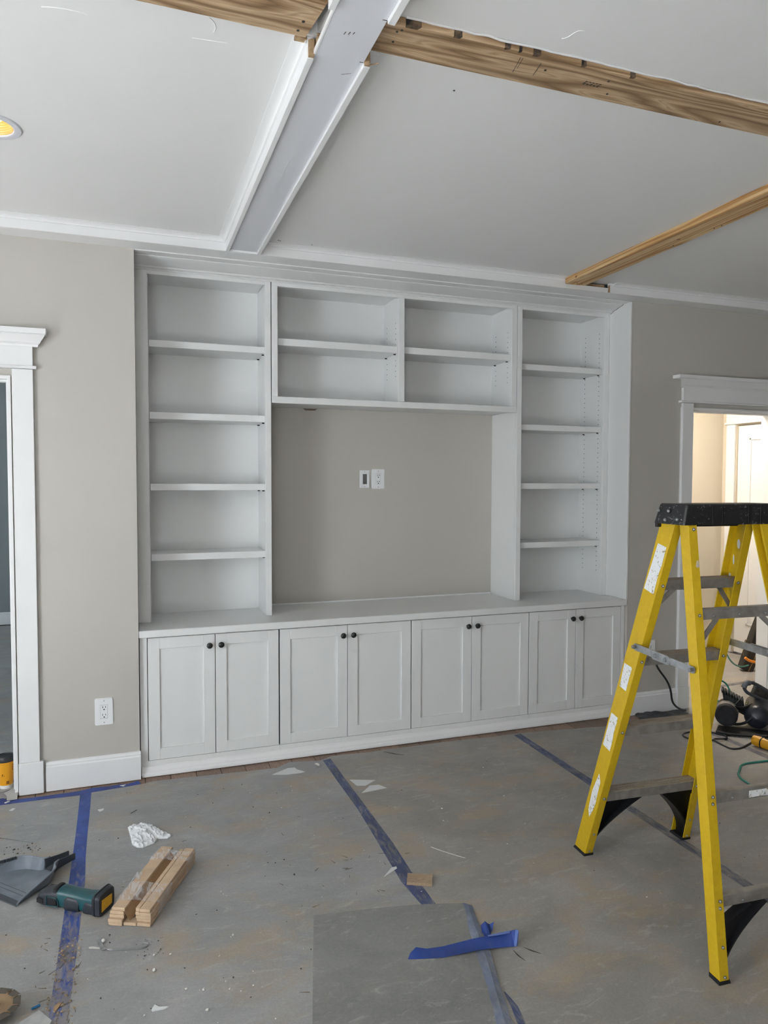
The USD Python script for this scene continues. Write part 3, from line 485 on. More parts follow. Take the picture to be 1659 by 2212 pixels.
#@@ ---------------------------------------------------------------- floor protection paper and tape
def wavy(pts, amp, seed, step=.05):
    out = []
    for (a, b) in zip(pts[:-1], pts[1:]):
        n = max(1, int(math.dist(a, b)/step))
        for i in range(n): out.append((a[0]+(b[0]-a[0])*i/n, a[1]+(b[1]-a[1])*i/n))
    out.append(pts[-1]); o = np.array(out); nz = meshkit.noise(np.c_[o*9, np.zeros(len(o))], seed)-.5
    return [(x, y+amp*k*2) for (x, y), k in zip(out, nz)]
EDGE = [(-.62, -.088), (-.40, -.085), (0.0, -.072), (.06, -.055), (.40, -.078), (.69, -.100), (.77, -.045), (.93, -.080), (1.01, -.034), (1.24, -.045), (1.52, -.042), (1.70, -.047), (1.99, -.062), (2.21, -.066), (2.73, -.131), (3.00, -.150), (3.40, -.14)]
def edge_between(x0, x1):
    e = wavy(EDGE, .006, 4, .03); xs = np.array([p[0] for p in e]); ys = np.array([p[1] for p in e])
    k = [(x0, float(np.interp(x0, xs, ys)))]+[p for p in e if x0 < p[0] < x1]+[(x1, float(np.interp(x1, xs, ys)))]; return k
PT = .0014
def sheet(name, label, mat, pts): return solid(name, plate(pts, .0, PT), mat, label, 'floor covering', 'grey paper sheets protecting the floor', smooth=False)
sheet('floor_paper', 'grey protective floor paper left of the leftmost blue tape line', PAPER, [(XL, YR), (-.2505, YR), (-.2505, -.086)]+edge_between(-.62, -.2505)[::-1]+[(XL, -.09)])
sheet('floor_paper', 'grey protective floor paper between the left and the middle tape lines, under the rag', PAPER, [(-.2495, YR), (.9695, YR), (.9695, -.055)]+edge_between(-.2495, .9695)[::-1])
sheet('floor_paper', 'dusty grey protective floor paper between the middle and the right tape lines, under the ladder', PAPER2, [(.9705, YR), (2.1695, YR)]+edge_between(.9705, 2.1695)[::-1])
sheet('floor_paper', 'brownish grey protective floor paper right of the ladder, under the black cord', PAPER2, [(2.1705, YR), (3.2995, YR)]+edge_between(2.1705, 3.2995)[::-1])
sheet('floor_paper', 'brownish grey protective floor paper under the air compressor, running into the hallway', PAPER2, [(3.3005, YR), (XR-.01, YR), (XR-.01, -.03), (4.40, -.03), (4.255, -.05), (4.255, .13), (XH-.03, .15), (XH-.03, 1.27), (3.46, 1.27), (3.46, .14), (3.445, .10), (3.445, -.05), (3.40, -.14), (3.3005, -.15)])
sheet('floor_paper', 'dim grey protective floor paper in the room beyond the left opening', PAPER, [(-4.15, 4.57), (-.17, 4.57), (-.17, .16), (-.60, .16), (-.612, -.03), (-1.39, -.03), (-1.39, .16), (-4.15, .16)])
zt = PT+.0004
def tp(name, label, mat, L_, R_, z=None, n=1):
    z = zt if z is None else z
    return solid(name, ribbon(L_, R_, .0003, z), mat, label, 'tape', 'blue tape on the floor', smooth=False)
tp('wall_tape', 'bright blue painter tape along the floor in front of the left baseboard', TAPEN, [(-.90, -.008), (-.625, -.022), (-.600, -.058), (-.454, -.062), (-.392, -.060), (-.36, -.061), (-.281, -.056), (-.232, -.040), (-.15, -.046), (-.09, -.040), (-.06, -.048), (-.009, -.026)], [(-.90, -.100), (-.625, -.101), (-.600, -.101), (-.45, -.101), (-.392, -.103), (-.36, -.106), (-.277, -.110), (-.23, -.094), (-.15, -.088), (-.09, -.082), (-.06, -.080), (.003, -.071)], zt+.0002)
tp('floor_tape', 'leftmost blue tape line on the floor, turning dusty towards the camera', TAPE1, [(-.280, -.09), (-.276, -.3), (-.273, -.513), (-.272, -.712), (-.272, -.892), (-.272, -1.3), (-.273, -1.668), (-.275, -2.3), (-.277, -3.5)], [(-.229, -.09), (-.226, -.3), (-.225, -.53), (-.222, -.73), (-.214, -.92), (-.216, -1.3), (-.220, -1.688), (-.224, -2.3), (-.226, -3.5)])
tp('floor_tape', 'middle blue tape line on the floor, running under the small wood offcut', TAPE2, [(.948, -.080), (.948, -.364), (.951, -.702), (.944, -.90), (.936, -1.07), (.925, -1.335), (.941, -1.503)], [(.994, -.068), (.994, -.367), (.996, -.702), (.997, -.90), (.997, -1.062), (.988, -1.278), (.991, -1.519)])
tp('floor_tape', 'worn blue tape line passing behind and under the ladder', TAPE2, [(2.137, -.086), (2.136, -.40), (2.135, -.80), (2.138, -1.0)], [(2.188, -.074), (2.187, -.40), (2.190, -.78), (2.186, -1.0)])
tp('floor_tape', 'mostly worn away blue tape remnant under the ladder rails', TAPE3, [(2.138, -1.004), (2.136, -1.4), (2.132, -1.9), (2.13, -2.6), (2.13, -3.5)], [(2.186, -1.004), (2.184, -1.4), (2.180, -1.9), (2.178, -2.6), (2.178, -3.5)])
tp('floor_tape', 'scuffed grey tape line beside the yellow nailer on the right', TAPE3, [(3.278, -.20), (3.280, -.47), (3.276, -.9), (3.275, -1.5), (3.275, -3.0)], [(3.325, -.20), (3.327, -.47), (3.326, -.9), (3.324, -1.5), (3.324, -3.0)])
tp('floor_tape', 'pale blue tape line on the hallway floor beside the black bag', TAPE3, [(3.95, .32), (4.40, .36), (4.72, .305)], [(3.95, .275), (4.40, .315), (4.72, .262)])
tp('floor_tape', 'blue tape strip across the threshold behind the coffee cup', TAPEN, [(-1.2, .205), (-.56, .215)], [(-1.2, .160), (-.56, .168)])
tp('floor_tape', 'short dull blue tape piece across the threshold right of the cup', TAPEN, [(-.66, .130), (-.575, .135)], [(-.66, .06), (-.575, .065)], zt)
# the extra patch of paper with its folded tape
pz = PT+.0003
patch = wavy([(.556, -1.432), (.68, -1.450), (.852, -1.480), (.96, -1.505), (1.088, -1.541)], .006, 8, .03)
solid('paper_patch', plate(patch+[(1.060, -1.665), (1.000, -1.86), (.940, -2.06), (.86, -2.6), (.30, -2.6), (.430, -1.92)], pz, pz+.0016), PATCHM, 'darker smudged grey paper patch on the floor at the bottom centre', 'floor covering', smooth=False)
fl_ = [(1.085, -1.539), (1.074, -1.584), (1.045, -1.661), (1.020, -1.743), (1.001, -1.813), (.975, -1.918), (.946, -2.012), (.921, -2.091), (.80, -2.5)]
fr_ = [(1.111, -1.563), (1.100, -1.599), (1.080, -1.672), (1.064, -1.748), (1.046, -1.823), (1.023, -1.896), (1.000, -1.967), (.983, -2.035), (.961, -2.105), (.85, -2.52)]
fr_ = fr_[:8]+fr_[8:]; fl2 = fl_[:8]+[(.90, -2.16), (.80, -2.5)]
zf = [.0038, .006, .010, .013, .013, .012, .011, .0085, .006, .004]
def raised_band(L_, R_, zs):
    k = len(L_); M_ = [((a[0]*.45+b[0]*.55), (a[1]*.45+b[1]*.55)) for a, b in zip(L_, R_)]; zl = pz+.0027
    A = ribbon([(x, y, zl) for x, y in L_], [(x, y, z) for (x, y), z in zip(M_, zs)], .0008); B = ribbon([(x, y, z) for (x, y), z in zip(M_, zs)], [(x, y, z*.72) for (x, y), z in zip(R_, zs)], .0008); return cat(A, B)
solid('folded_tape', raised_band(fl2, fr_, zf), TAPEF, 'faded blue tape band lifting along the right edge of the dark paper patch', 'tape', smooth=50)
tp('floor_tape', 'torn dark blue tape corner on the floor right of the folded band', TAPE2, [(1.002, -1.985), (.992, -2.05), (.975, -2.12), (.95, -2.2)], [(1.006, -1.99), (1.012, -2.055), (.998, -2.12), (.975, -2.2)])
# loose strip of tape lying across
lu = [(.800, -1.738, .008), (.826, -1.723, .012), (.86, -1.732, .005), (.914, -1.740, .0055), (1.016, -1.752, .016), (1.070, -1.760, .020), (1.108, -1.770, .026), (1.140, -1.790, .040), (1.150, -1.806, .052)]
ll = [(.784, -1.758, .004), (.800, -1.764, .004), (.84, -1.776, .0045), (.892, -1.790, .005), (1.002, -1.808, .015), (1.045, -1.811, .014), (1.080, -1.813, .010), (1.115, -1.815, .006), (1.137, -1.817, .004)]
lt_ = thing('loose_tape', 'crumpled bright blue tape strip lying across the dark paper patch', 'tape', (.96, -1.77, .004))
part(lt_, 'strip', ribbon(lu, ll, .0005), TAPEN, smooth=50)
part(lt_, 'folded_end', cat(ribbon([(1.148, -1.805, .053), (1.156, -1.812, .050), (1.150, -1.818, .046)], [(1.136, -1.816, .004), (1.147, -1.822, .006), (1.140, -1.826, .010)], .0005), ribbon([(1.070, -1.7585, .021), (1.108, -1.7685, .027), (1.140, -1.7885, .041)], [(1.066, -1.768, .0225), (1.100, -1.781, .0285), (1.128, -1.799, .040)], .0004)), plain('tape_back', (.10, .16, .42), .5), 'paler doubled over end')
solid('crumpled_tape', ribbon([(1.073, -1.702, .020), (1.090, -1.700, .030), (1.097, -1.706, .024), (1.106, -1.704, .018), (1.120, -1.708, .026)], [(1.062, -1.738, .004), (1.078, -1.744, .004), (1.090, -1.742, .006), (1.098, -1.728, .006), (1.108, -1.722, .010)], .0006), TAPEN, 'small crumpled dark blue tape scrap behind the loose strip', 'tape', smooth=False)
#@@ ---------------------------------------------------------------- step ladder
A0 = np.array([1.702, -1.370, 0.]); U_ = np.array([.998, -.063, 0]); V_ = np.array([-.063, -.998, 0])
def LW(u, v, z): return A0 + u*U_ + v*V_ + np.array([0, 0, z])
def lm(m):
    v = m.vertices.copy(); m2 = trimesh.Trimesh(A0 + v[:, :1]*U_ + v[:, 1:2]*V_ + v[:, 2:3]*np.array([0, 0, 1.]), m.faces.copy(), process=False); m2.fix_normals(); return m2
uA = lambda z: .0505*z; uB = lambda z: -.015+.0614*z; uC = lambda z: .510-.0745*z; uD = lambda z: .527-.088*z
vF = lambda z: -.001+.3075*z; vR = lambda z: .7955-.2065*z
ZTOP = 1.392
def rail(uf, vf, w, sgn, z0=.012, z1=ZTOP, fl=.034, th=.0045):
    """C channel: web outside, flanges pointing inwards (sgn +1: towards +u)"""
    h = w/2; prof = [(0, -h), (fl, -h), (fl, -h+th), (th, -h+th), (th, h-th), (fl, h-th), (fl, h), (0, h)]
    poly = Polygon(prof).buffer(-.0012, join_style=1).buffer(.0012, join_style=1, quad_segs=3); poly = Polygon(poly.exterior.coords)
    m = extrude_polygon(poly, 1.0, engine='earcut'); m = m.subdivide_loop(0) if False else m
    t = m.vertices[:, 2]; z = z0+(z1-z0)*t
    V = np.stack([[uf(q) for q in z]+sgn*m.vertices[:, 0], [vf(q) for q in z]+m.vertices[:, 1], z], 1)
    return lm(trimesh.Trimesh(V, m.faces, process=False))
ld = thing('step_ladder', 'yellow fibreglass step ladder with a black top cap and aluminium steps', 'ladder', LW(.255, .40, 0))
part(ld, 'front_rail', rail(uA, vF, .078, 1), YEL); part(ld, 'front_rail', rail(uC, vF, .078, -1), YEL)
part(ld, 'rear_rail', rail(uB, vR, .044, 1, z1=1.388), YEL); part(ld, 'rear_rail', rail(uD, vR, .044, -1, z1=1.388), YEL)
def riv(u, v, z, d, r=.006):
    p = LW(u, v, z); q = p + np.array(d)*.003; return cat(cyl(p, q, r, 14), sphere(q, (r*.8, r*.8, r*.8), 1))
Vn = V_; Un = U_
for k in range(4):
    zb = .254+.296*k; zt_ = zb+.037; vc = vF(zb+.02); u0, u1 = uA(zb)+.006, uC(zb)-.006
    st = part(ld, 'step', lm(cat(bx(u0, u1, vc-.030, vc+.0280, zb+.030, zt_-.003, .001), bx(u0, u1, vc+.0255, vc+.029, zb, zt_-.001, .001), bx(u0, u1, vc-.031, vc-.0275, zb, zt_-.002, .001))), ALU)
    part(st, 'tread', lm(cat(*[bx(u0, u1, vc-.030+j*.0074, vc-.030+j*.0074+.0054, zt_-.003, zt_, .0006) for j in range(8)])), TREAD, 'dusty ribbed tread')
    for uu in (uA(zb)+.020, uC(zb)-.020): part(ld, 'rivet', riv(uu, vF(zb+.018)+.039, zb+.018, Vn), RIVET)
def bar(p0, p1, w, th, nrm):
    p0, p1 = np.array(p0, float), np.array(p1, float); d = p1-p0; L = np.linalg.norm(d); d /= L; n = np.array(nrm, float); n -= d*(n@d); n /= np.linalg.norm(n); s = np.cross(d, n)
    a = np.linspace(-np.pi/2, np.pi/2, 7); poly = Polygon([(L+w/2*math.cos(q)*.8, w/2*math.sin(q)) for q in a]+[(-w/2*.8*math.cos(q), -w/2*math.sin(q)) for q in a])
    m = extrude_polygon(poly, th, engine='earcut'); v = m.vertices
    m2 = trimesh.Trimesh(p0+v[:, :1]*d+v[:, 1:2]*s+(v[:, 2:]-th/2)*n, m.faces, process=False); m2.fix_normals(); return m2
for k, zc in enumerate((.222, .522, 1.090)):
    vc = vR(zc); u0, u1 = uB(zc)+.006, uD(zc)-.006; h = .0185
    rb = part(ld, 'rear_brace', lm(cat(bx(u0, u1, vc+.0065, vc+.0105, zc-h, zc+h, .001), bx(u0, u1, vc-.012, vc+.008, zc+h-.004, zc+h, .001), bx(u0, u1, vc-.012, vc+.008, zc-h, zc-h+.004, .001), bx(u0, u1, vc+.010, vc+.0122, zc+.004, zc+h-.001, .0008))), ALU)
    for s, uf in ((1, uB), (-1, uD)):
        for dz in (-.011, .011) if k < 2 else (0,): part(ld, 'rivet', riv(uf(zc)+s*.019, vR(zc)+.0225, zc+dz, Vn, .0055), RIVET)
    for f in (.22, .5, .80): part(ld, 'rivet', riv(u0+f*(u1-u0), vc+.0105, zc-.006, Vn, .004), RIVET)
    if k == 1:
        part(ld, 'label', lm(bx(.187, .264, vc+.0122, vc+.0130, zc-.013, zc+.009)), STICK, 'small white label on the brace')
# black plastic foot gussets and boots
for uf, s, vf, w, zt0, du in ((uA, 1, vF, .066, .252, .19), (uC, -1, vF, .066, .252, .165), (uB, 1, vR, .036, .203, .19), (uD, -1, vR, .036, .203, .19)):
    a = lambda z, d: uf(z)+s*d
    rear = vf is vR; N = 12; ts = np.linspace(0, 1, N)
    outer = [(du*(1-t)**1.75+.014, zt0+(.012-zt0)*t) for t in ts]; zi = zt0*(.60 if rear else .86)
    inner = [((du-(.055 if rear else .135))*(1-t)**1.5+.002, zt0+(zi-zt0)*t) for t in ts]
    poly = outer+[(.0052, .012)]+[(.0052, zi)]+inner[::-1][1:]
    def vprism(pl, v0, v1):
        m = extrude_polygon(Polygon(pl).buffer(0), 1.0, engine='earcut'); x, z, t = m.vertices.T; q = np.stack([[a(zz, dd) for dd, zz in zip(x, z)], [vf(zz) for zz in z]+(v0+(v1-v0)*t), z], 1)
        m = trimesh.Trimesh(q, m.faces, process=False); m.fix_normals(); return lm(m)
    strap = [[(a(z, d-.007), vf(z)-w/2, z), (a(z, d), vf(z)-w/2, z), (a(z, d), vf(z)+w/2, z), (a(z, d-.007), vf(z)+w/2, z)] for d, z in outer]
    strap2 = [[(a(z, d), vf(z)-w/2, z), (a(z, d+.004), vf(z)-w/2, z), (a(z, d+.004), vf(z)+w/2, z), (a(z, d), vf(z)+w/2, z)] for d, z in inner]
    part(ld, 'foot_brace', cat(lm(loft(strap)), lm(loft(strap2)), vprism(poly, -w*.06, .0)), BLKPL, 'curved black plastic brace')
    part(ld, 'foot', lm(hull([(a(0, -.003*1), vf(0)-w*.62, .001), (a(0, .040), vf(0)-w*.62, .001), (a(0, .040), vf(0)+w*.62, .001), (a(0, -.003), vf(0)+w*.62, .001), (a(.02, -.002), vf(.02)-w*.60, .013), (a(.02, .036), vf(.02)-w*.6, .013), (a(.02, .036), vf(.02)+w*.6, .013), (a(.02, -.002), vf(.02)+w*.6, .013)])), RUBBER)
    for z in (.10, .018): part(ld, 'rivet', riv(a(z, .018), vf(z)+(.039 if vf is vF else .022), z+.004, Vn, .005), RIVET)
# folding spreaders
for uf, uf2, s in ((uA, uB, -1), (uC, uD, 1)):
    o = .006; a_ = LW(uf(.92)+s*o, .295, .921); m_ = LW(uf(.905)+s*(o+.004), .485, .917); b_ = LW(uf2(.915)+s*o, .612, .915)
    d = (b_-a_); mid = a_+d*.60
    part(ld, 'spreader', bar(a_, mid, .026, .004, U_*s), STEEL); part(ld, 'spreader', bar(a_+d*.40+U_*s*.005, b_+U_*s*.001, .0235, .003, U_*s), STEEL)
    part(ld, 'spreader_hinge', bar(a_+d*.37+U_*s*.007, a_+d*.62+U_*s*.007, .031, .004, U_*s), STEEL)
    for f, r in ((.0, .007), (.41, .0085), (.58, .0075), (.985, .007)): part(ld, 'rivet', cyl(a_+d*f+U_*s*.006, a_+d*f+U_*s*.013, r, 16), RIVET)
# top cap
def capring(z, du, v0, v1, r=.008):
    p = Polygon([(uA(ZTOP)-.022+du, v0), (uC(ZTOP)+.040-du, v0), (uC(ZTOP)+.040-du, v1), (uA(ZTOP)-.022+du, v1)]).buffer(-r).buffer(r, quad_segs=4); return [(x, y, z) for x, y in list(p.exterior.coords)[:-1]]
part(ld, 'top_cap', lm(loft([capring(1.386, 0, .376, .536), capring(1.440, .005, .394, .539), capring(1.452, .006, .398, .539), capring(1.457, .010, .402, .535)])), CAPM, 'black cap with white paint flecks')
part(ld, 'cap_lip', lm(cat(bx(uA(ZTOP)-.019, uC(ZTOP)+.037, .380, .392, 1.372, 1.388, .002), bx(uA(ZTOP)+.034, uC(ZTOP)-.034, .415, .425, 1.373, 1.388, .002))), BLKPL)
for v, z in ((.405, 1.432), (.458, 1.432), (.440, 1.400), (.503, 1.404)): part(ld, 'rivet', riv(uA(ZTOP)-.0215, v, z, -U_, .0062), RIVET)
for u in (.16, .20, .31, .36): part(ld, 'cap_rib', lm(bx(u, u+.006, .5385, .5402, 1.39, 1.452, .0006)), BLKPL)
part(ld, 'rivet', riv(uB(1.375)+.019, vR(1.375)+.0225, 1.372, Vn, .006), RIVET)
# diagonal metal braces under the top step
for s, uf in ((1, uA), (-1, uC)):
    zb = .254+.296*3; part(ld, 'step_brace', bar(LW(uf(zb)+s*.085, vF(zb)+.022, zb+.002), LW(uf(zb)+s*.012, vF(zb-.075)+.020, zb-.075), .018, .004, V_), ALU)
    part(ld, 'rear_strut', bar(LW((uB if s > 0 else uD)(1.06)+s*.10, vR(1.06)+.004, 1.074), LW((uB if s > 0 else uD)(.97)+s*.012, vR(.97)+.004, .985), .018, .004, V_), ALU)
# worn stickers on the near front rail: polygons on the web (v, z)
def sticker(pts, nm='sticker'):
    o = .0012; P = [LW(uA(z)-o, v, z) for v, z in pts]; Q = [LW(uA(z)-.0002, v, z) for v, z in pts]; n = len(pts)
    V = np.array(P+Q); F = [[0, i, i+1] for i in range(1, n-1)]+[[n, n+i+1, n+i] for i in range(1, n-1)]
    for i in range(n): j = (i+1) % n; F += [[i, n+i, n+j], [i, n+j, j]]
    m = trimesh.Trimesh(V, F, process=False); m.fix_normals(); part(ld, nm, m, STICK, 'worn white sticker')
sticker([(.381, 1.313), (.427, 1.302), (.408, 1.235), (.396, 1.21), (.372, 1.127), (.318, 1.142)])
sticker([(.228, .844), (.272, .838), (.274, .832), (.262, .795), (.247, .741), (.207, .749)])
sticker([(.165, .634), (.207, .626), (.200, .60), (.186, .56), (.182, .53), (.168, .482), (.122, .493)])
sticker([(.108, .370), (.119, .340), (.105, .29), (.096, .25), (.084, .218), (.056, .172), (.048, .205), (.068, .288)])
for (u, v, z), r in (((uC(1.3)-.0050, vF(1.3)-.008, 1.305), (.002, .008, .020)), ((uC(1.24)-.0050, vF(1.24)-.018, 1.245), (.002, .004, .022)), ((uC(1.18)-.0050, vF(1.18)-.022, 1.18), (.002, .005, .010))):
    part(ld, 'paint_splash', lm(sphere((u, v, z), r, 2)), PAPERW)
part(ld, 'paint_splash', lm(sphere((uB(1.25)+.026, vR(1.25)+.022, 1.253), (.007, .0012, .018), 2)), speck_mat('smudge_grey', (.45, .42, .36), (.6, .45, .1), .4, .6, 60))
#@@ ---------------------------------------------------------------- dustpan
R0 = np.array([-.437, -1.017]); pa = np.array([.73, .68]); pb_ = np.array([-.68, .73])
def DP(a, b, z): q = R0+a*pa+b*pb_; return (q[0], q[1], z)
from scipy.interpolate import CubicSpline
def spl(pts, n):
    p = np.array(pts); d = np.r_[0, np.cumsum(np.linalg.norm(np.diff(p, axis=0), axis=1))]; return [tuple(q) for q in CubicSpline(d, p)(np.linspace(0, d[-1], n))]
ol = spl([(0, 0), (.075, .007), (.135, .010), (.163, .020), (.174, .038), (.190, .0515), (.205, .054)], 22); olr = spl([(.205, .104), (.192, .107), (.182, .122), (.176, .150), (.150, .200), (.10, .228), (.05, .243), (0, .258)], 24)
OUT = ol+olr
hz = lambda a: .010+.046*min(1, max(0, a/.15))**.85
dpn = thing('dustpan', 'grey plastic dustpan with a hollow handle, lying at the left edge', 'dustpan', (*DP(.09, .13, 0)[:2], zt))
inner = [(a*.985+.0, b+(.13-b)*.035) for a, b in OUT]
def zfl(a): return .0045+.045*a
n_ = len(OUT); Vt_ = [DP(a, b, zfl(a)) for a, b in OUT]+[DP(a, b, zfl(a)-.0022) for a, b in OUT]
Ft = Polygon(OUT); m = extrude_polygon(Ft, 1.0, engine='earcut'); mv = m.vertices.copy(); mv = np.array([DP(a, b, zfl(a)-.0022+.0022*t) for a, b, t in mv]); m = trimesh.Trimesh(mv, m.faces, process=False); m.fix_normals()
part(dpn, 'pan', m, GREYPL)
def wall_strip(pts, th=.0026):
    L_ = [DP(a, b, hz(a)) for a, b in pts]; c_ = np.array([.08, .13]); rings = []
    for a, b in pts:
        q = np.array([a, b])-c_; k = 1-th/np.linalg.norm(q); a2, b2 = c_+q*k; k3 = 1+.010*hz(a)/.05/np.linalg.norm(q)
        ao, bo = c_+q*k3; ao2, bo2 = c_+q*(k3-th/np.linalg.norm(q))
        rings.append([DP(a, b, zfl(a)-.002), DP(ao, bo, hz(a)), DP(ao2, bo2, hz(a)), DP(a2, b2, zfl(a)-.001)])
    return loft(rings)
part(dpn, 'side_wall', wall_strip(ol), GREYPL); part(dpn, 'side_wall', wall_strip(olr), GREYPL)
def rimline(pts, k): return tube([DP(*(np.array([.08, .13])+(np.array([a, b])-[.08, .13])*(1+.012/np.linalg.norm(np.array([a, b])-[.08, .13]))), hz(a)) for a, b in pts], .0030, 8, 4)
part(dpn, 'rim', rimline(ol, 1), GREYPL); part(dpn, 'rim', rimline(olr, 1), GREYPL)
part(dpn, 'lip', hull([DP(-.006, -.002, zt), DP(-.006, .26, zt), DP(.018, .0, .006), DP(.018, .258, .006), DP(-.004, -.002, .0045), DP(-.004, .26, .0045)]), GREYDK, 'worn dark rubber lip')
for q in (.045, .062): part(dpn, 'groove', tube([DP(q, .01+.1*q, zfl(q)+.0003), DP(q, .247, zfl(q)+.0003)], .0007, 5, 1), GREYDK)
hr = []
for a, b0, b1, z0, z1 in ((.196, .050, .107, .014, .055), (.215, .053, .104, .018, .053), (.25, .054, .100, .020, .048), (.295, .053, .093, .020, .045)):
    hr.append((a, b0, b1, z0, z1))
part(dpn, 'handle', cat(loft([[DP(a, b0, z0), DP(a, b1, z0), DP(a, b1, z0+.003), DP(a, b0, z0+.003)] for a, b0, b1, z0, z1 in hr]), loft([[DP(a, b0, z0), DP(a, b0+.004, z0), DP(a, b0+.004, z1), DP(a, b0, z1)] for a, b0, b1, z0, z1 in hr]), loft([[DP(a, b1-.004, z0), DP(a, b1, z0), DP(a, b1, z1), DP(a, b1-.004, z1)] for a, b0, b1, z0, z1 in hr]), bx(0, 0, 0, 0, 0, 0) if False else None), GREYDK, 'dark hollow handle')
for i in range(11):
    t = i/10; a, b = .148-.055*t, .204+.027*t; part(dpn, 'comb_tooth', hull([DP(a+s*.0016, b+dd, z) for s in (-1, 1) for dd in (.004, .011) for z in (.050, .061)]), GREYDK)
#@@ ---------------------------------------------------------------- cordless tool
T0 = np.array([-.372, -1.045]); ta = np.array([.832, -.555]); tb = np.array([.555, .832])
def TP(a, b, z): q = T0+a*ta+b*tb; return (q[0], q[1], z)
def sect(a, w0, w1, z0, z1, n=20, p=3.2):
    cx_, cz = (w0+w1)/2, (z0+z1)/2; rx, rz = (w1-w0)/2, (z1-z0)/2; out = []
    for q in np.linspace(0, 2*np.pi, n, endpoint=False):
        c_, s_ = math.cos(q), math.sin(q); out.append(TP(a, cx_+rx*np.sign(c_)*abs(c_)**(2/p), cz+rz*np.sign(s_)*abs(s_)**(2/p)))
    return out
tl = thing('cordless_tool', 'teal and black cordless power tool lying between the dustpan and the boards', 'power tool', (*TP(.13, .03, 0)[:2], zt))
zb0 = zt+.0003
part(tl, 'head', loft([sect(.0, .010, .045, .012, .040), sect(.006, .004, .055, zb0+.003, .050), sect(.03, .0, .062, zb0, .060), sect(.075, .0, .066, zb0, .070), sect(.098, .003, .064, .002, .068)]), NAVY, 'black gear head')
part(tl, 'body', loft([sect(.086, .002, .066, .003, .071), sect(.10, .002, .066, .003, .0715), sect(.15, .004, .062, .003, .068), sect(.20, .002, .064, zb0, .066), sect(.245, -.004, .070, zb0, .072)]), TEAL)
part(tl, 'grip', loft([sect(.118, -.0015, .030, .004, .045), sect(.13, -.002, .034, .003, .056), sect(.165, -.0005, .03, .0025, .052), sect(.176, .001, .02, .006, .04)]), NAVY, 'black rubber grip'); part(tl, 'grip', loft([sect(.196, -.0015, .030, .003, .035), sect(.205, -.003, .035, .001, .050), sect(.235, -.0052, .045, zb0, .052), sect(.240, -.005, .04, .002, .05)]), NAVY, 'black rubber grip')
part(tl, 'battery_mount', loft([sect(.238, -.010, .078, zb0, .077, p=5), sect(.246, -.013, .082, zb0, .082, p=5), sect(.258, -.013, .082, zb0, .082, p=5), sect(.268, -.010, .078, zb0+.001, .079, p=5)]), NAVY); part(tl, 'seal_ring', loft([sect(.2475, -.0145, .0835, zb0, .0835, p=5), sect(.2515, -.0145, .0835, zb0, .0835, p=5)]), RUBBER)
part(tl, 'label', hull([TP(.2675, b, z) for b, z in ((.004, .018), (.062, .020), (.064, .054), (.040, .056), (.006, .060))]+[TP(.2692, b, z) for b, z in ((.004, .018), (.062, .020), (.064, .054), (.040, .056), (.006, .060))]), YLBL, 'torn yellow label on the end')
for (a0, a1, z0, z1) in ((.006, .032, .020, .036), (.052, .086, .018, .040)): part(tl, 'vent', hull([TP(a, -.0022, z) for a in (a0, a1) for z in (z0, z1)]+[TP(a, .006, z) for a in (a0, a1) for z in (z0, z1)]), BLACK)
part(tl, 'switch_frame', cat(*[tube([TP(a, -.0005, z) for a, z in ((.046, .014), (.046, .048), (.085, .044), (.094, .030), (.092, .014), (.046, .014))], .0018, 6, 1)]), TEAL)
part(tl, 'collar', loft([sect(.066, .006, .060, .02, .0735), sect(.072, .003, .064, .015, .0755), sect(.078, .003, .064, .015, .0755), sect(.083, .006, .060, .02, .0735)]), RUBBER)
part(tl, 'blade_clamp', hull([TP(a, b, z) for a in (.035, .075) for b in (.072, .088) for z in (.004, .030)]), BLACK); part(tl, 'blade_clamp', hull([TP(a, b, z) for a in (-.012, .030) for b in (.078, .100) for z in (.004, .028)]), BLACK)
part(tl, 'lever', hull([TP(a, b, z) for a, b, z in ((.060, .070, .040), (.115, .066, .038), (.115, .072, .040), (.060, .078, .044), (.090, .070, .046))]), ALU, 'bright metal lever')
#@@ ---------------------------------------------------------------- bundle of trim boards
D0 = np.array([.011, -1.312]); da = np.array([.432, .902]); db = np.array([-.89, .457])
def BP(a, b, z): q = D0+a*da+b*db; return (q[0], q[1], z)
def board(a0, a1, b0, b1, z0, z1, c=.0012):
    m = bx(a0, a1, b0, b1, z0, z1, c); v = m.vertices; m = trimesh.Trimesh(np.array([BP(*p) for p in v]), m.faces, process=False); m.fix_normals(); return m
bd = thing('board_bundle', 'stack of short wooden trim boards bound with clear stretch film', 'wood boards', (*BP(.21, .075, 0)[:2], zt)); k = 0
for (a0, a1, b0, b1, l) in ((.004, .425, .0, .050, 0), (.002, .424, .051, .098, 0), (-.004, .426, .099, .149, 0), (.012, .43, .002, .054, 1), (-.006, .420, .098, .150, 1), (.010, .424, .0, .056, 2), (.004, .43, .096, .149, 2), (.006, .42, .098, .148, 3), (.008, .426, .0, .042, 3), (.012, .424, .044, .058, 3), (.010, .428, .095, .143, 4), (.012, .427, .004, .042, 4), (.018, .42, .045, .060, 3.85)):
    z0 = zt+.0002+.0112*l; part(bd, 'board', board(a0, a1, b0, b1, z0, z0+.0109), BOARDS[(k*2) % 2 if l < 4 else 0]); k += 1
part(bd, 'cardboard', cat(loft([[BP(a, .094, .046), BP(a, .075, .017), BP(a, .075, .0185), BP(a, .0945, .048)] for a in (.006, .41)]), loft([[BP(a, .075, .017), BP(a, .060, .037), BP(a, .0595, .0385), BP(a, .075, .0185)] for a in (.02, .12, .25, .41)])), CARD, 'folded brown cardboard in the gap', smooth=False)
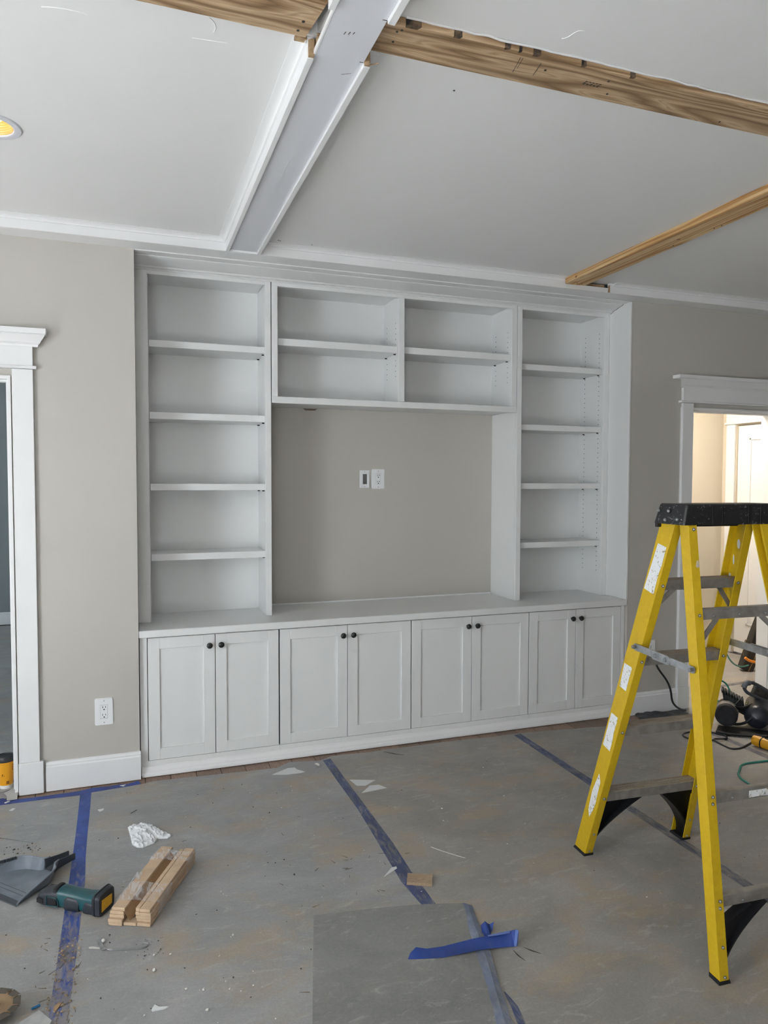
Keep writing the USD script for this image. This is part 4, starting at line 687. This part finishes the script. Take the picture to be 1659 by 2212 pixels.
def wrap(a0, a1, seed):
    ring = [(-.003, .001), (-.004, .03), (-.004, .056), (.02, .0590), (.06, .0600), (.10, .0605), (.148, .058), (.153, .045), (.154, .02), (.152, .001)]
    r = np.random.default_rng(seed); L_ = []; n = 7
    rings = [[BP(a0+(a1-a0)*i/(n-1)+.006*r.standard_normal()*(i in (0, n-1)), b, z+.0012*r.standard_normal()*(z > .055)) for b, z in ring] for i in range(n)]
    V = np.array(rings).reshape(-1, 3); F = []; s = len(ring)
    for i in range(n-1):
        for j in range(s-1): F += [[i*s+j, i*s+j+1, (i+1)*s+j+1], [i*s+j, (i+1)*s+j+1, (i+1)*s+j]]
    return trimesh.Trimesh(V, F, process=False)
part(bd, 'stretch_film', wrap(.055, .175, 1), FILM, 'crinkled clear film', smooth=60); part(bd, 'stretch_film', wrap(.325, .405, 2), FILM, 'crinkled clear film', smooth=60)
part(bd, 'film_tail', ribbon([BP(.19, .150, .060), BP(.215, .146, .069), BP(.225, .128, .064)], [BP(.175, .150, .056), BP(.178, .138, .066), BP(.18, .122, .061)], .0004), FILM)
#@@ ---------------------------------------------------------------- rag, cup, flap, offcut
rp = [(-.062, -.535), (-.006, -.520), (.037, -.545), (.080, -.622), (.098, -.634), (.118, -.679), (.100, -.698), (.062, -.684), (.046, -.718), (-.004, -.742), (-.024, -.732), (-.044, -.702), (-.050, -.633)]
P_ = Polygon(rp); g = 84; xs = np.linspace(-.075, .13, g); ys = np.linspace(-.755, -.51, g); gx, gy = np.meshgrid(xs, ys, indexing='ij')
from shapely import points as shp, distance as sdist, contains as scon
pp = shp(gx.ravel(), gy.ravel()); ins = scon(P_, pp).reshape(g, g); dist = np.where(ins, sdist(P_.exterior, pp).reshape(g, g), 0)
q = np.c_[gx.ravel()*62+gy.ravel()*24, gy.ravel()*26, np.zeros(g*g)]; rd = 1-2*np.abs(meshkit.fbm(q, 3, 5)-.5); rd = rd.reshape(g, g)
hgt = np.clip(dist/.010, 0, 1)**.6*(.006+.008*np.clip((rd-.70)/.30, 0, 1)**1.5+.010*np.exp(-(((gx-.01)/.045)**2+((gy+.60)/.05)**2)))
top = np.c_[gx.ravel(), gy.ravel(), (zt+.0015+hgt).ravel()]; F = []
for i in range(g-1):
    for j in range(g-1):
        if ins[i, j] and ins[i+1, j] and ins[i, j+1] and ins[i+1, j+1]: a = i*g+j; F += [[a, a+g, a+g+1], [a, a+g+1, a+1]]
b_ = top.copy(); b_[:, 2] = zt+.0004; F = np.array(F); m = trimesh.Trimesh(np.vstack([top, b_]), np.vstack([F, F[:, ::-1]+g*g]), process=False)
e = m.edges_sorted; 
u, cnt = np.unique(np.sort(np.vstack([F[:, [0, 1]], F[:, [1, 2]], F[:, [2, 0]]]), axis=1), axis=0, return_counts=True); bd_e = u[cnt == 1]
m = trimesh.Trimesh(m.vertices, np.vstack([m.faces]+[[[a, b, b+g*g], [a, b+g*g, a+g*g]] for a, b in bd_e]), process=True); m.fix_normals()
solid('rag', m, RAGM, 'crumpled white cloth rag lying on the grey floor paper', 'rag', smooth=60)
cc = (-.632, .110)
cu = thing('coffee_cup', 'yellow paper coffee cup with a black lid in the left doorway', 'cup', (*cc, .0))
zc0 = PT+.0036
part(cu, 'cup', lathe([(0, zc0), (.028, zc0), (.0293, zc0+.004), (.0438, zc0+.142), (.0445, zc0+.144), (.042, zc0+.144), (0, zc0+.13)], (*cc, 0), 48), CUPY)
part(cu, 'base_band', lathe([(.0292, zc0), (.0298, zc0+.001), (.0313, zc0+.017), (.0305, zc0+.017), (.0285, zc0)], (*cc, 0), 48), CUPW, 'white band at the bottom')
part(cu, 'lid', lathe([(.0440, zc0+.136), (.0475, zc0+.137), (.0480, zc0+.142), (.0455, zc0+.146), (.0425, zc0+.149), (.0400, zc0+.160), (.0385, zc0+.161), (.0360, zc0+.156), (0, zc0+.156), (0, zc0+.140), (.0440, zc0+.140)], (*cc, 0), 48), LID, 'black plastic lid')
def on_cup(ang, z, w, h, nm='print'):
    r = .0293+(.0438-.0293)*(z-.004)/.138+.0003; a = math.radians(ang); t = np.array([-math.sin(a), math.cos(a), 0]); n = np.array([math.cos(a), math.sin(a), 0]); c0 = np.array([*cc, zc0+z])+n*r
    m = hull([c0+t*sx*w/2+np.array([0, 0, sz*h/2])+n*d for sx in (-1, 1) for sz in (-1, 1) for d in (-.001, .0002)]); part(cu, nm, m, PRINT)
for dz in (0, .0042, .0084, .0126): on_cup(-68, .026+dz, .013-.001*(dz > .01), .0026)
for dz in (.092, .100, .108, .118): on_cup(-33, dz, .004, .0055)
tm = meshkit.text_mesh('r.', .014, .0006, bold=True); a = math.radians(-92); tv = tm.vertices-[.012, 0, 0]; n = np.array([math.cos(a), math.sin(a), 0]); t = np.array([-math.sin(a), math.cos(a), 0])
r = .0293+.0145*(.066/.138); tm = trimesh.Trimesh(np.array([*cc, zc0+.066])+n*(r-.0004)+tv[:, :1]*t+tv[:, 1:2]*np.array([0, 0, 1])+tv[:, 2:]*n, tm.faces, process=False); part(cu, 'lettering', tm, PRINT, 'brown letter')
solid('paper_flap', cat(ribbon([(-.80, .02, .0050), (-.74, .022, .0050), (-.62, .060, .0052), (-.575, .078, .010)], [(-.80, .205, .0035), (-.70, .20, .0035), (-.60, .150, .0035), (-.577, .132, .0040)], .0008), ribbon([(-.632, .030, .0046), (-.613, -.012, .0070), (-.6045, -.064, .0045)], [(-.573, .070, .020), (-.566, .000, .028), (-.5605, -.062, .0045)], .0009)), PAPERG, 'torn grey paper flap folded up beside the left door casing', 'paper', smooth=40)
oc = [(.963, -1.304), (1.050, -1.345), (1.022, -1.404), (.936, -1.362)]
solid('wood_offcut', plate(oc, zt+.0005, zt+.0115), OFFC, 'small flat wood offcut lying on the middle tape line', 'wood offcut', smooth=False)
#@@ ---------------------------------------------------------------- scraps and debris
def scrap(name, label, pts, mat=PAPERW, z=None, h=.0012, cat_='paper scrap'):
    z = zt-.0003 if z is None else z; return solid(name, plate(pts, z, z+h), mat, label, cat_, 'white scraps on the floor', smooth=False)
scrap('paper_scrap', 'largest torn white paper scrap, beside the bare floor strip', [(.649, -.177), (.744, -.121), (.781, -.127), (.785, -.154), (.819, -.199), (.79, -.207), (.722, -.202)])
scrap('paper_scrap', 'pale triangular paper scrap right of the middle tape, the farther of two', [(1.011, -.372), (1.135, -.421), (1.067, -.468), (1.025, -.454)])
scrap('paper_scrap', 'pale pointed paper scrap right of the middle tape, the nearer of two', [(1.021, -.543), (1.087, -.475), (1.132, -.48), (1.159, -.529)])
scrap('paper_scrap', 'narrow white paper sliver left of the wood offcut', [(.869, -1.285), (.943, -1.241), (.945, -1.227), (.925, -1.228)])
scrap('paper_scrap', 'small torn white scrap on the near floor at bottom centre left', [(.004, -1.714), (.014, -1.695), (.025, -1.709), (.054, -1.718), (.038, -1.722), (.006, -1.720)], h=.003)
scrap('paper_chip', 'small white chip on the floor under the left casing', [(-.580, -.180), (-.566, -.158), (-.553, -.166), (-.562, -.183)], h=.002); scrap('paper_chip', 'small white paper chip right of the leftmost tape line', [(-.192, -.308), (-.166, -.303), (-.166, -.318), (-.182, -.330)], h=.003)
scrap('paper_chip', 'tiny white scrap on the blue tape below the baseboard', [(-.098, -.062), (-.07, -.058), (-.078, -.074)], h=.003, z=zt+.0003)
scrap('paper_chip', 'tiny white scrap on the tape in front of the grey flap', [(-.612, -.085), (-.595, -.074), (-.588, -.080), (-.605, -.093)], h=.004, z=zt+.0003)
solid('foam_peanut', tube([(.893, -.130, zt+.007), (.902, -.144, zt+.008), (.908, -.160, zt+.007)], [.005, .0075, .005], 10, 4), PINK, 'small grey foam peanut left of the middle tape line', 'foam peanut')
def nail(label, p, q, group=None):
    n = thing('nail', label, 'nail', (p[0], p[1], zt), group='loose nails on the floor'); z = zt+.0016; a, b = np.array([*p, z]), np.array([*q, z]); d = (b-a)/np.linalg.norm(b-a)
    part(n, 'shank', cyl(a, b, .0013, 8), NAILM); part(n, 'head', cyl(a-d*.0006, a+d*.0008, .0024, 10), NAILM)
nail('steel nail on the floor below the left baseboard, nearer the tape', (-.189, -.165), (-.155, -.175)); nail('short steel nail on the floor below the corner of the baseboard', (-.067, -.159), (-.042, -.168)); nail('steel nail lying between the white chip and the rag', (-.046, -.395), (-.022, -.368))
solid('wire', tube([(-.66, -.40, zt+.003), (-.575, -.452, zt+.002), (-.50, -.50, zt+.002), (-.441, -.531, zt+.002)], .0014, 6), NAILM, 'thin grey wire on the floor above the dustpan', 'wire')
solid('wood_splinter', tube([(1.135, -1.135, zt+.0015), (1.18, -1.20, zt+.0015), (1.231, -1.262, zt+.0015)], .0018, 5), PINK, 'thin pale splinter on the floor right of the middle tape', 'splinter')
solid('wood_splinter', hull([(-.181, -1.350, zt), (-.150, -1.362, zt), (-.107, -1.385, zt), (-.108, -1.390, zt), (-.180, -1.358, zt), (-.170, -1.355, zt+.003), (-.112, -1.386, zt+.003)]), PINK, 'flat pale splinter crossing the bent strip in front of the boards', 'splinter')
solid('bent_wire', tube([(-.128, -1.381, zt+.003), (-.102, -1.397, zt+.002), (-.047, -1.410, zt+.002), (-.003, -1.415, zt+.003), (.0035, -1.409, zt+.003), (-.010, -1.392, zt+.003)], .0017, 6, 5), NAILM, 'bent brown wire on the floor in front of the boards', 'wire')
solid('metal_strip', ribbon([(-.160, -1.316, zt+.010), (-.155, -1.345, zt+.006), (-.147, -1.372, zt+.003), (-.138, -1.39, zt+.004)], [(-.146, -1.322, zt+.012), (-.141, -1.346, zt+.007), (-.133, -1.371, zt+.003), (-.126, -1.386, zt+.005)], .0009), STEEL, 'small curled grey strip beside the pale splinter', 'strip')
solid('plaster_crumb', sphere((-.137, -1.340, zt+.006), (.006, .007, .006), 2), CRUMB, 'white plaster crumb on the curled grey strip', 'plaster crumb')
for (pts, lab) in (([(1.300, -.070), (1.335, -.105), (1.36, -.13), (1.40, -.155)], 'dark torn slit in the floor paper near the bare floor strip'), ([(1.127, -1.827), (1.128, -1.860), (1.137, -1.888)], 'black curved thread right of the loose tape'), ([(1.166, -1.829), (1.182, -1.853), (1.203, -1.875)], 'black thread farther right of the loose tape')):
    solid('thread', tube([(x, y, zt+.0002) for x, y in pts], [.0003, .0022, .0003], 6, 5), DIRT, lab, 'thread')
KEEP_OUT = [Polygon([(.06, -1.36), (-.16, -1.25), (.05, -.90), (.25, -.92)]), Polygon([(-.40, -1.0), (-.08, -1.15), (-.12, -1.27), (-.42, -1.10)]), Polygon(rp).buffer(.012), Polygon([(-.66, -.82), (-.44, -1.05), (-.25, -.80), (-.42, -.72)]), Polygon([(-.75, -1.75), (-.33, -1.75), (-.33, -1.45), (-.75, -1.4)]), Polygon([(.55, -1.42), (1.22, -1.53), (1.22, -2.6), (.28, -2.6)]), Polygon([(.92, -1.29), (1.07, -1.33), (1.03, -1.42), (.92, -1.37)]), Polygon([(1.66, -1.28), (2.28, -1.28), (2.28, -1.47), (1.66, -1.47)])]
from shapely.geometry import Point
def free(x, y): return not any(k.contains(Point(x, y)) for k in KEEP_OUT)
def crumbs(n, box, mats, seed, smin, smax):
    r = np.random.default_rng(seed); out = []
    for _ in range(n):
        c_ = (r.uniform(box[0], box[1]), r.uniform(box[2], box[3]))
        while mats is None and not free(*c_): c_ = (r.uniform(box[0], box[1]), r.uniform(box[2], box[3]))
        if True: pass
        s = r.uniform(smin, smax)*(1 if r.random() < .8 else 1.7); m = trimesh.creation.icosphere(0, 1.0); m.vertices = m.vertices*(1+.5*(r.random((12, 1))-.5)); m.apply_scale([s, s*r.uniform(.5, 1.3), s*.6]); m.apply_transform(trimesh.transformations.rotation_matrix(r.uniform(0, 6), [0, 0, 1])); m.apply_translation([*c_, zt+.0012+s*.45]); out.append(m)
    return cat(*out)
solid('plaster_crumbs', cat(crumbs(46, (-.45, .9, -2.0, -.15), None, 1, .0012, .0028), crumbs(38, (.5, 2.3, -1.9, -.3), None, 2, .0012, .0028), crumbs(16, (-.05, .35, -1.85, -1.35), None, 3, .002, .0042)), CRUMB, 'white plaster crumbs scattered over the floor paper', 'debris', kind='stuff', smooth=False)
solid('dark_crumbs', cat(crumbs(44, (-.55, .6, -1.9, -.2), None, 4, .0014, .003), crumbs(28, (.5, 2.6, -1.9, -.3), None, 5, .0012, .0026), crumbs(30, (-.56, -.40, -.63, -.55), None, 6, .0012, .003), crumbs(22, (-.04, .05, -1.48, -1.37), None, 9, .001, .002)), DIRT, 'dark crumbs and grit scattered over the floor paper', 'debris', kind='stuff', smooth=False)
def slivers(n, box, seed):
    r = np.random.default_rng(seed); out = []
    for _ in range(n):
        x, y = r.uniform(box[0], box[1]), r.uniform(box[2], box[3])
        if not free(x, y): continue
        a = r.uniform(0, 3.1); L = r.uniform(.008, .03); out.append(tube([(x, y, zt+.0015), (x+L*math.cos(a), y+L*math.sin(a), zt+.002)], [.0012, .0005], 5, 1))
    return cat(*out)
solid('wood_slivers', cat(slivers(34, (-.34, -.20, -1.75, -1.25), 11), slivers(16, (.7, 1.05, -1.45, -1.1), 12), slivers(14, (-.1, .8, -1.8, -.5), 13)), plain('sliver_brown', (.16, .115, .075), .8), 'thin brown wood slivers and sawdust bits on the dusty tape', 'debris', kind='stuff', smooth=False)
solid('sawdust_chips', crumbs(150, (-.285, -.205, -1.78, -1.28), None, 14, .0014, .0036), plain('sawdust_tan', (.30, .22, .14), .9, var=.3, vscale=60), 'tan sawdust chips heaped on the near end of the left tape', 'debris', kind='stuff', smooth=False)
solid('wood_chip', hull([(x, y, z) for x, y in ((-.262, -1.610), (-.250, -1.592), (-.243, -1.600), (-.254, -1.625), (-.262, -1.622)) for z in (zt, zt+.003)]), CARD, 'small pale brown wood chip on the tape at bottom left', 'wood chip')
solid('blue_pen_cap', tube([(-.322, -1.598, zt+.004), (-.301, -1.588, zt+.004)], .0035, 10, 1), BLUEP, 'small blue plastic stub near the boot at bottom left', 'plastic stub')
solid('cardboard_corner', plate([(-.300, -1.612), (-.262, -1.668), (-.30, -1.80), (-.38, -1.72), (-.345, -1.645)], zt, zt+.006), plain('pale_card', (.36, .36, .35), .8, var=.1, vscale=40), 'pale grey cardboard corner at the bottom left edge', 'cardboard')
#@@ ---------------------------------------------------------------- boot lying with its lugged sole towards the room
bt = thing('work_boot', 'dusty brown work boot on its side showing a lugged sole, at bottom left', 'boot', (-.42, -1.62, zt))
bc = np.array([-.405, -1.610, .052]); sx_ = np.array([.62, -.78, 0]); sx_ /= np.linalg.norm(sx_); sy_ = np.array([-.35, -.28, .89]); sy_ -= sx_*(sy_@sx_); sy_ /= np.linalg.norm(sy_); sn = np.cross(sx_, sy_)
if sn[1] > 0: sn = -sn
# sole frame: long axis runs out of the picture to the left, toe to the right
la = np.array([.94, .20, -.12]); la /= np.linalg.norm(la); wa = np.array([-.15, .45, .88]); wa -= la*(wa@la); wa /= np.linalg.norm(wa); na = np.cross(wa, la); na = na if na[1] < 0 else -na
toe = np.array([-.352, -1.612, .052])
def SP(a, b, d): return toe+la*a+wa*b+na*d
def sole_outline(k=1.0, n=36):
    out = []
    for q in np.linspace(0, 2*np.pi, n, endpoint=False):
        c_, s_ = math.cos(q), math.sin(q); a = -.135+.135*c_; wd = .046*(1 if a > -.13 else .84); out.append((a*1+(1-k)*(-.05), wd*k*np.sign(s_)*abs(s_)**.8))
    return out
part(bt, 'midsole', loft([[SP(a, b, d) for a, b in sole_outline(k)] for d, k in ((-.006, .95), (-.002, 1.0), (.006, .97))]), BOOTT, 'tan midsole')
part(bt, 'upper', loft([[SP(a*.96-.004, b*k, d) for a, b in sole_outline(1)] for d, k in ((-.085, .35), (-.07, .7), (-.03, .93), (-.005, .98))]), BOOTM)
li = 0
for q in np.linspace(-150, 150, 15):
    a0 = math.radians(q); c_, s_ = math.cos(a0), math.sin(a0); pts = []
    for dr, w in ((1.02, .16), (.72, .13)):
        for dq in (-w, w):
            c2, s2 = math.cos(a0+dq), math.sin(a0+dq); a = -.135+.137*c2*dr if dr > 1 else -.135+.135*(1-(1-dr)*.40)*c2; b = .047*np.sign(s2)*abs(s2)**.8*dr
            for d in (.003, .014): pts.append(SP(a, b, d))
    part(bt, 'lug', hull(pts), BOOTM)
for a, b in ((-.06, 0), (-.095, .012), (-.095, -.012), (-.13, 0), (-.165, .011), (-.165, -.011)): part(bt, 'lug', hull([SP(a+x*.013, b+y*.009, d) for x, y in ((1, 0), (0, 1), (-1, 0), (0, -1)) for d in (.003, .013)]), BOOTM)
#@@ ---------------------------------------------------------------- air compressor, cords, nailer, sheet
ac = thing('air_compressor', 'black portable air compressor on the floor by the right doorway', 'air compressor', (3.56, -.45, PT))
ax_ = np.array([.74, .67, 0]); td = np.array([.67, -.74, 0])      # tank axis into the picture, sideways
tc = np.array([3.555, -.545, .088])
rings = []
for s, r in ((0, .004), (.006, .030), (.018, .052), (.036, .068), (.06, .074), (.30, .074), (.33, .060), (.345, .02)):
    rings.append([tc+ax_*s+r*(math.cos(q)*td+math.sin(q)*np.array([0, 0, 1.])) for q in np.linspace(0, 2*np.pi, 28, endpoint=False)])
part(ac, 'tank', loft(rings), plain('tank_black', (.020, .023, .032), .36, var=.4, vscale=20))
mc = np.array([3.405, -.455, .098])
def disc(c_, r, s0, s1, n=28): return cyl(c_+ax_*s0, c_+ax_*s1, r, n)
part(ac, 'motor', cat(disc(mc, .064, .0, .17), disc(mc, .058, -.010, .002)), BLKPL); part(ac, 'fan_cover', cat(*[disc(mc, r, -.0125, -.0095) for r in (.050,)], *[tube([mc-ax_*.0135+r*(math.cos(q)*td+math.sin(q)*np.array([0, 0, 1.])) for q in np.linspace(0, 2*np.pi, 25)], .0018, 5, 1) for r in (.018, .030, .042, .052)]), RUBBER)
part(ac, 'motor_band', disc(mc, .0655, .05, .11), ALU, 'pale metal band on the motor')
hc_ = np.array([3.535, -.375, .0]); R_ = lambda a, b, z: hc_+td*a+ax_*b+np.array([0, 0, z])
def hb(a0, a1, b0, b1, z0, z1, c=.003, tilt=.45):
    m = bx(a0, a1, b0, b1, z0, z1, c); v = m.vertices.copy(); return trimesh.Trimesh(np.array([R_(a+(z-.16)*-tilt*.4, b, z-(a)*tilt) for a, b, z in v]), m.faces, process=False)
m_ = hb(-.055, .065, -.03, .05, .105, .185, .006); m_.fix_normals(); part(ac, 'cylinder_head', m_, BLKPL)
for i in range(8):
    m_ = hb(-.058+i*.016, -.058+i*.016+.0115, -.034, .054, .180, .200, .001); m_.fix_normals(); part(ac, 'cooling_fin', m_, BLKPL)
part(ac, 'bracket', cat(tube([(3.47, -.44, .14), (3.53, -.46, .135), (3.60, -.47, .15)], .010, 6, 3), tube([(3.44, -.47, .05), (3.52, -.50, .06), (3.55, -.52, .10)], .008, 6, 3), tube([(3.49, -.44, .155), (3.56, -.43, .195)], .0025, 6, 1)), BLKPL); part(ac, 'fitting', cat(sphere((3.575, -.45, .165), (.007, .007, .007), 1), sphere((3.585, -.44, .150), (.006, .006, .009), 1)), plain('brass', (.55, .45, .22), .3, metal=.9))
part(ac, 'skid', cat(hull([(3.31, -.47, .006), (3.33, -.50, .004), (3.66, -.70, .004), (3.70, -.62, .004), (3.42, -.38, .006), (3.31, -.47, .014), (3.33, -.50, .013), (3.66, -.70, .012), (3.70, -.62, .012), (3.42, -.38, .014)]), tube([(3.305, -.475, .018), (3.36, -.53, .014), (3.50, -.62, .012), (3.66, -.71, .012)], .008, 8, 3)), RUBBER)
hp = [(3.80, -.40, .135), (3.70, -.42, .170), (3.635, -.42, .198), (3.585, -.42, .235), (3.580, -.42, .258), (3.600, -.42, .272), (3.66, -.42, .265), (3.74, -.42, .225), (3.82, -.42, .185)]
part(ac, 'handle', tube(hp, .0105, 10, 5), plain('handle_grey', (.055, .06, .068), .45)); part(ac, 'hand_grip', tube([(3.578, -.42, .246), (3.590, -.42, .268), (3.622, -.42, .272)], .0165, 12, 4), plain('grip_grey', (.09, .10, .115), .5))
m_ = bx(-.07, .07, -.012, .012, -.04, .04, .004); m_.apply_transform(trimesh.transformations.rotation_matrix(math.radians(28), [0, 1, 0])); m_.apply_translation([3.755, -.385, .185])
part(ac, 'control_panel', m_, plain('panel_grey', (.060, .058, .055), .5, var=.3, vscale=60)); part(ac, 'gauge', cyl((3.792, -.40, .165), (3.792, -.375, .165), .014, 18), BLACK); part(ac, 'gauge', cyl((3.720, -.40, .205), (3.720, -.375, .205), .008, 14), BLACK)
part(ac, 'wheel', disc(np.array([3.80, -.52, .06]), .05, .0, .04), RUBBER)
zc_ = PT+.005
solid('power_cord', tube([(3.452, -.640, zc_), (3.43, -.645, zc_), (3.395, -.660, zc_), (3.320, -.69, zc_), (3.238, -.711, zc_), (3.206, -.703, zc_), (3.198, -.62, zc_), (3.205, -.562, zc_+.006), (3.262, -.570, zc_+.004), (3.312, -.556, zc_), (3.330, -.521, zc_), (3.295, -.455, zc_), (3.20, -.408, zc_), (3.125, -.410, zc_), (3.085, -.45, zc_), (3.09, -.50, zc_), (3.15, -.545, zc_), (3.20, -.563, zc_+.002)], .0048, 8, 6), CORDB, 'black compressor power cord looped on the floor behind the ladder', 'cord')
solid('extension_cord', tube([(3.205, -.012, .418), (3.196, -.05, .385), (3.192, -.085, .335), (3.252, -.095, .251), (3.300, -.097, .153), (3.325, -.098, .072), (3.342, -.125, .050), (3.37, -.16, .046)], .0065, 8, 6), CORDB, 'black cord hanging from the outlet behind the ladder', 'cord')
def hose(label, pts): return solid('air_hose', tube([(x, y, z if len(p) > 2 else zc_) for p in pts for x, y, z in [(*p, 0)[:3]]], .0055, 8, 6), HOSEG, label, 'hose', 'green air hoses')
hose('green air hose arcing from the compressor into the hallway', [(3.62, -.30, .120), (3.66, -.24, .150), (3.655, -.22, .19), (3.60, -.22, .235), (3.54, -.22, .265), (3.56, -.20, .30), (3.64, -.15, .355), (3.76, -.05, .40), (3.95, .10, .33), (4.25, .30, .16), (4.52, .43, .10)])
hose('green air hose loop lying left of the compressor', [(3.60, -.30, .090), (3.56, -.14, .03), (3.60, .02, .008), (3.72, .03, .008), (3.83, .02, .008), (3.88, .00, .01)])
hose('green air hose lying on the floor at the right edge', [(3.60, -.93), (3.40, -.915), (3.234, -.905), (3.142, -.896), (3.06, -.905), (3.002, -.948), (2.948, -.990), (2.920, -1.03), (2.906, -1.081), (2.89, -1.20), (2.95, -1.35)])
nl = thing('nailer', 'yellow and black nail gun lying on the floor at the right edge', 'nail gun', (3.38, -.76, PT)); nd = np.array([.12, -.99, 0]); nd = np.array([.20, -.98, 0]); ns = np.array([.98, .20, 0]); n0 = np.array([3.372, -.700, .034])
def NR(s, rx, rz, dz=0, n=18): return [n0+nd*s+ns*rx*math.cos(q)+np.array([0, 0, dz+rz*math.sin(q)]) for q in np.linspace(0, 2*np.pi, n, endpoint=False)]
part(nl, 'body', loft([NR(-.012, .018, .018), NR(-.006, .028, .028), NR(.03, .031, .031), NR(.06, .030, .030), NR(.10, .034, .030), NR(.17, .03, .028), NR(.18, .02, .02)]), YELP)
part(nl, 'grip', tube([n0+nd*.06+np.array([0, 0, .015]), n0+nd*.12+ns*.04+np.array([0, 0, .02]), n0+nd*.16+ns*.12+np.array([0, 0, .012])], .016, 10, 4), BLKPL)
part(nl, 'band', loft([NR(.044, .0325, .0325), NR(.050, .0325, .0325)]), BLKPL); part(nl, 'slot', hull([n0+nd*s+ns*x+np.array([0, 0, .031+d]) for s in (.06, .12) for x in (-.006, .006) for d in (-.004, .0008)]), BLKPL)
# dark sheet under the outlet
gx, gy = np.meshgrid(np.linspace(0, 1, 34), np.linspace(0, 1, 14), indexing='ij'); X = 3.03+.37*gx+.04*gy; Y = -.135+.02*np.sin(gx*9)+(.105-.02*gx)*gy-.06*gx*(1-gy)
Zs = .006+.040*np.clip(meshkit.fbm(np.c_[(X*14).ravel(), (Y*22).ravel(), np.zeros(X.size)], 3, 3).reshape(X.shape)-.3, 0, 1)*(.25+gy)
V = np.stack([X.ravel(), Y.ravel(), Zs.ravel()], 1); F = []
for i in range(33):
    for j in range(13): a = i*14+j; F += [[a, a+14, a+15], [a, a+15, a+1]]
F = np.array(F); V2 = V-[0, 0, .0012]; solid('dark_sheet', trimesh.Trimesh(np.vstack([V, V2]), np.vstack([F, F[:, ::-1]+len(V)]), process=False), TARP, 'rumpled dark plastic sheet against the right baseboard behind the ladder', 'plastic sheet', smooth=50)
gx, gy = np.meshgrid(np.linspace(0, 1, 30), np.linspace(0, 1, 26), indexing='ij'); X = 3.34+.12*gx-.03*gy; Y = -.33+.20*gy
Zs = .005+.03*np.abs(meshkit.fbm(np.c_[(X*26).ravel(), (Y*26).ravel(), np.zeros(X.size)], 3, 8).reshape(X.shape)-.5)*2*np.sin(np.pi*gx)*np.sin(np.pi*gy)
V = np.stack([X.ravel(), Y.ravel(), Zs.ravel()], 1); F = np.array([[a, a+26, a+27] for i in range(29) for j in range(25) for a in [i*26+j]]+[[a, a+27, a+1] for i in range(29) for j in range(25) for a in [i*26+j]])
solid('clear_plastic', trimesh.Trimesh(np.vstack([V, V-[0, 0, .0008]]), np.vstack([F, F[:, ::-1]+len(V)]), process=False), M('clear_film_floor', {'t': ('transparent_bsdf', {}), 'p': ('principled_bsdf', {'base_color': (.6, .6, .6), 'roughness': .15}), 'x': ('mix_closure', {'fac': .35})}, [('t.BSDF', 'x.closure1'), ('p.BSDF', 'x.closure2')], 'x.closure'), 'crinkled clear plastic on the floor behind the compressor', 'plastic sheet', smooth=False)
# bag leaning beyond the doorway
bg = thing('tool_bag', 'long black bag with tan piping leaning in the hallway doorway', 'bag', (4.68, .57, PT)); ba = np.array([.155, -.10, .62]); bu = ba/np.linalg.norm(ba); bw = np.array([.93, -.36, 0]); bw -= bu*(bw@bu); bw /= np.linalg.norm(bw); bn = np.cross(bu, bw); o_ = np.array([4.670, .60, .012])
def BG(s, x, y): return o_+bu*s+bw*x+bn*y
def bgr(s, w, d): 
    p = Polygon([(-w, -d), (w, -d), (w, d), (-w, d)]).buffer(-.01).buffer(.01, quad_segs=3); return [BG(s, x, y) for x, y in list(p.exterior.coords)[:-1]]
part(bg, 'body', loft([bgr(0, .045, .035), bgr(.01, .050, .04), bgr(.30, .052, .042), bgr(.62, .046, .038), bgr(.66, .03, .02)]), BAGM); part(bg, 'piping', cat(*[tube([BG(.0, x, y), BG(.012, x*1.06, y*1.06), BG(.3, x*1.1, y*1.1), BG(.62, x, y)], .0028, 6, 2) for x, y in ((.010, -.040), (.010, .040))]), plain('tan_piping', (.35, .20, .07), .6)); part(bg, 'buckle', hull([BG(s, -.058-x, y) for s in (.20, .235) for x in (0, .018) for y in (-.01, .01)]), plain('buckle_bronze', (.16, .13, .09), .5))
part(bg, 'strap', tube([BG(.20, -.058, -.01), BG(.15, -.078, -.02), BG(.11, -.060, -.02)], .002, 5, 4), CARD)
solid('orange_cord', tube([(4.53, .47, .150), (4.56, .46, .128), (4.60, .45, .115), (4.65, .44, .110), (4.72, .43, .112)], .011, 8, 5), ORANGE, 'orange cord loop in front of the black bag in the hallway', 'cord')
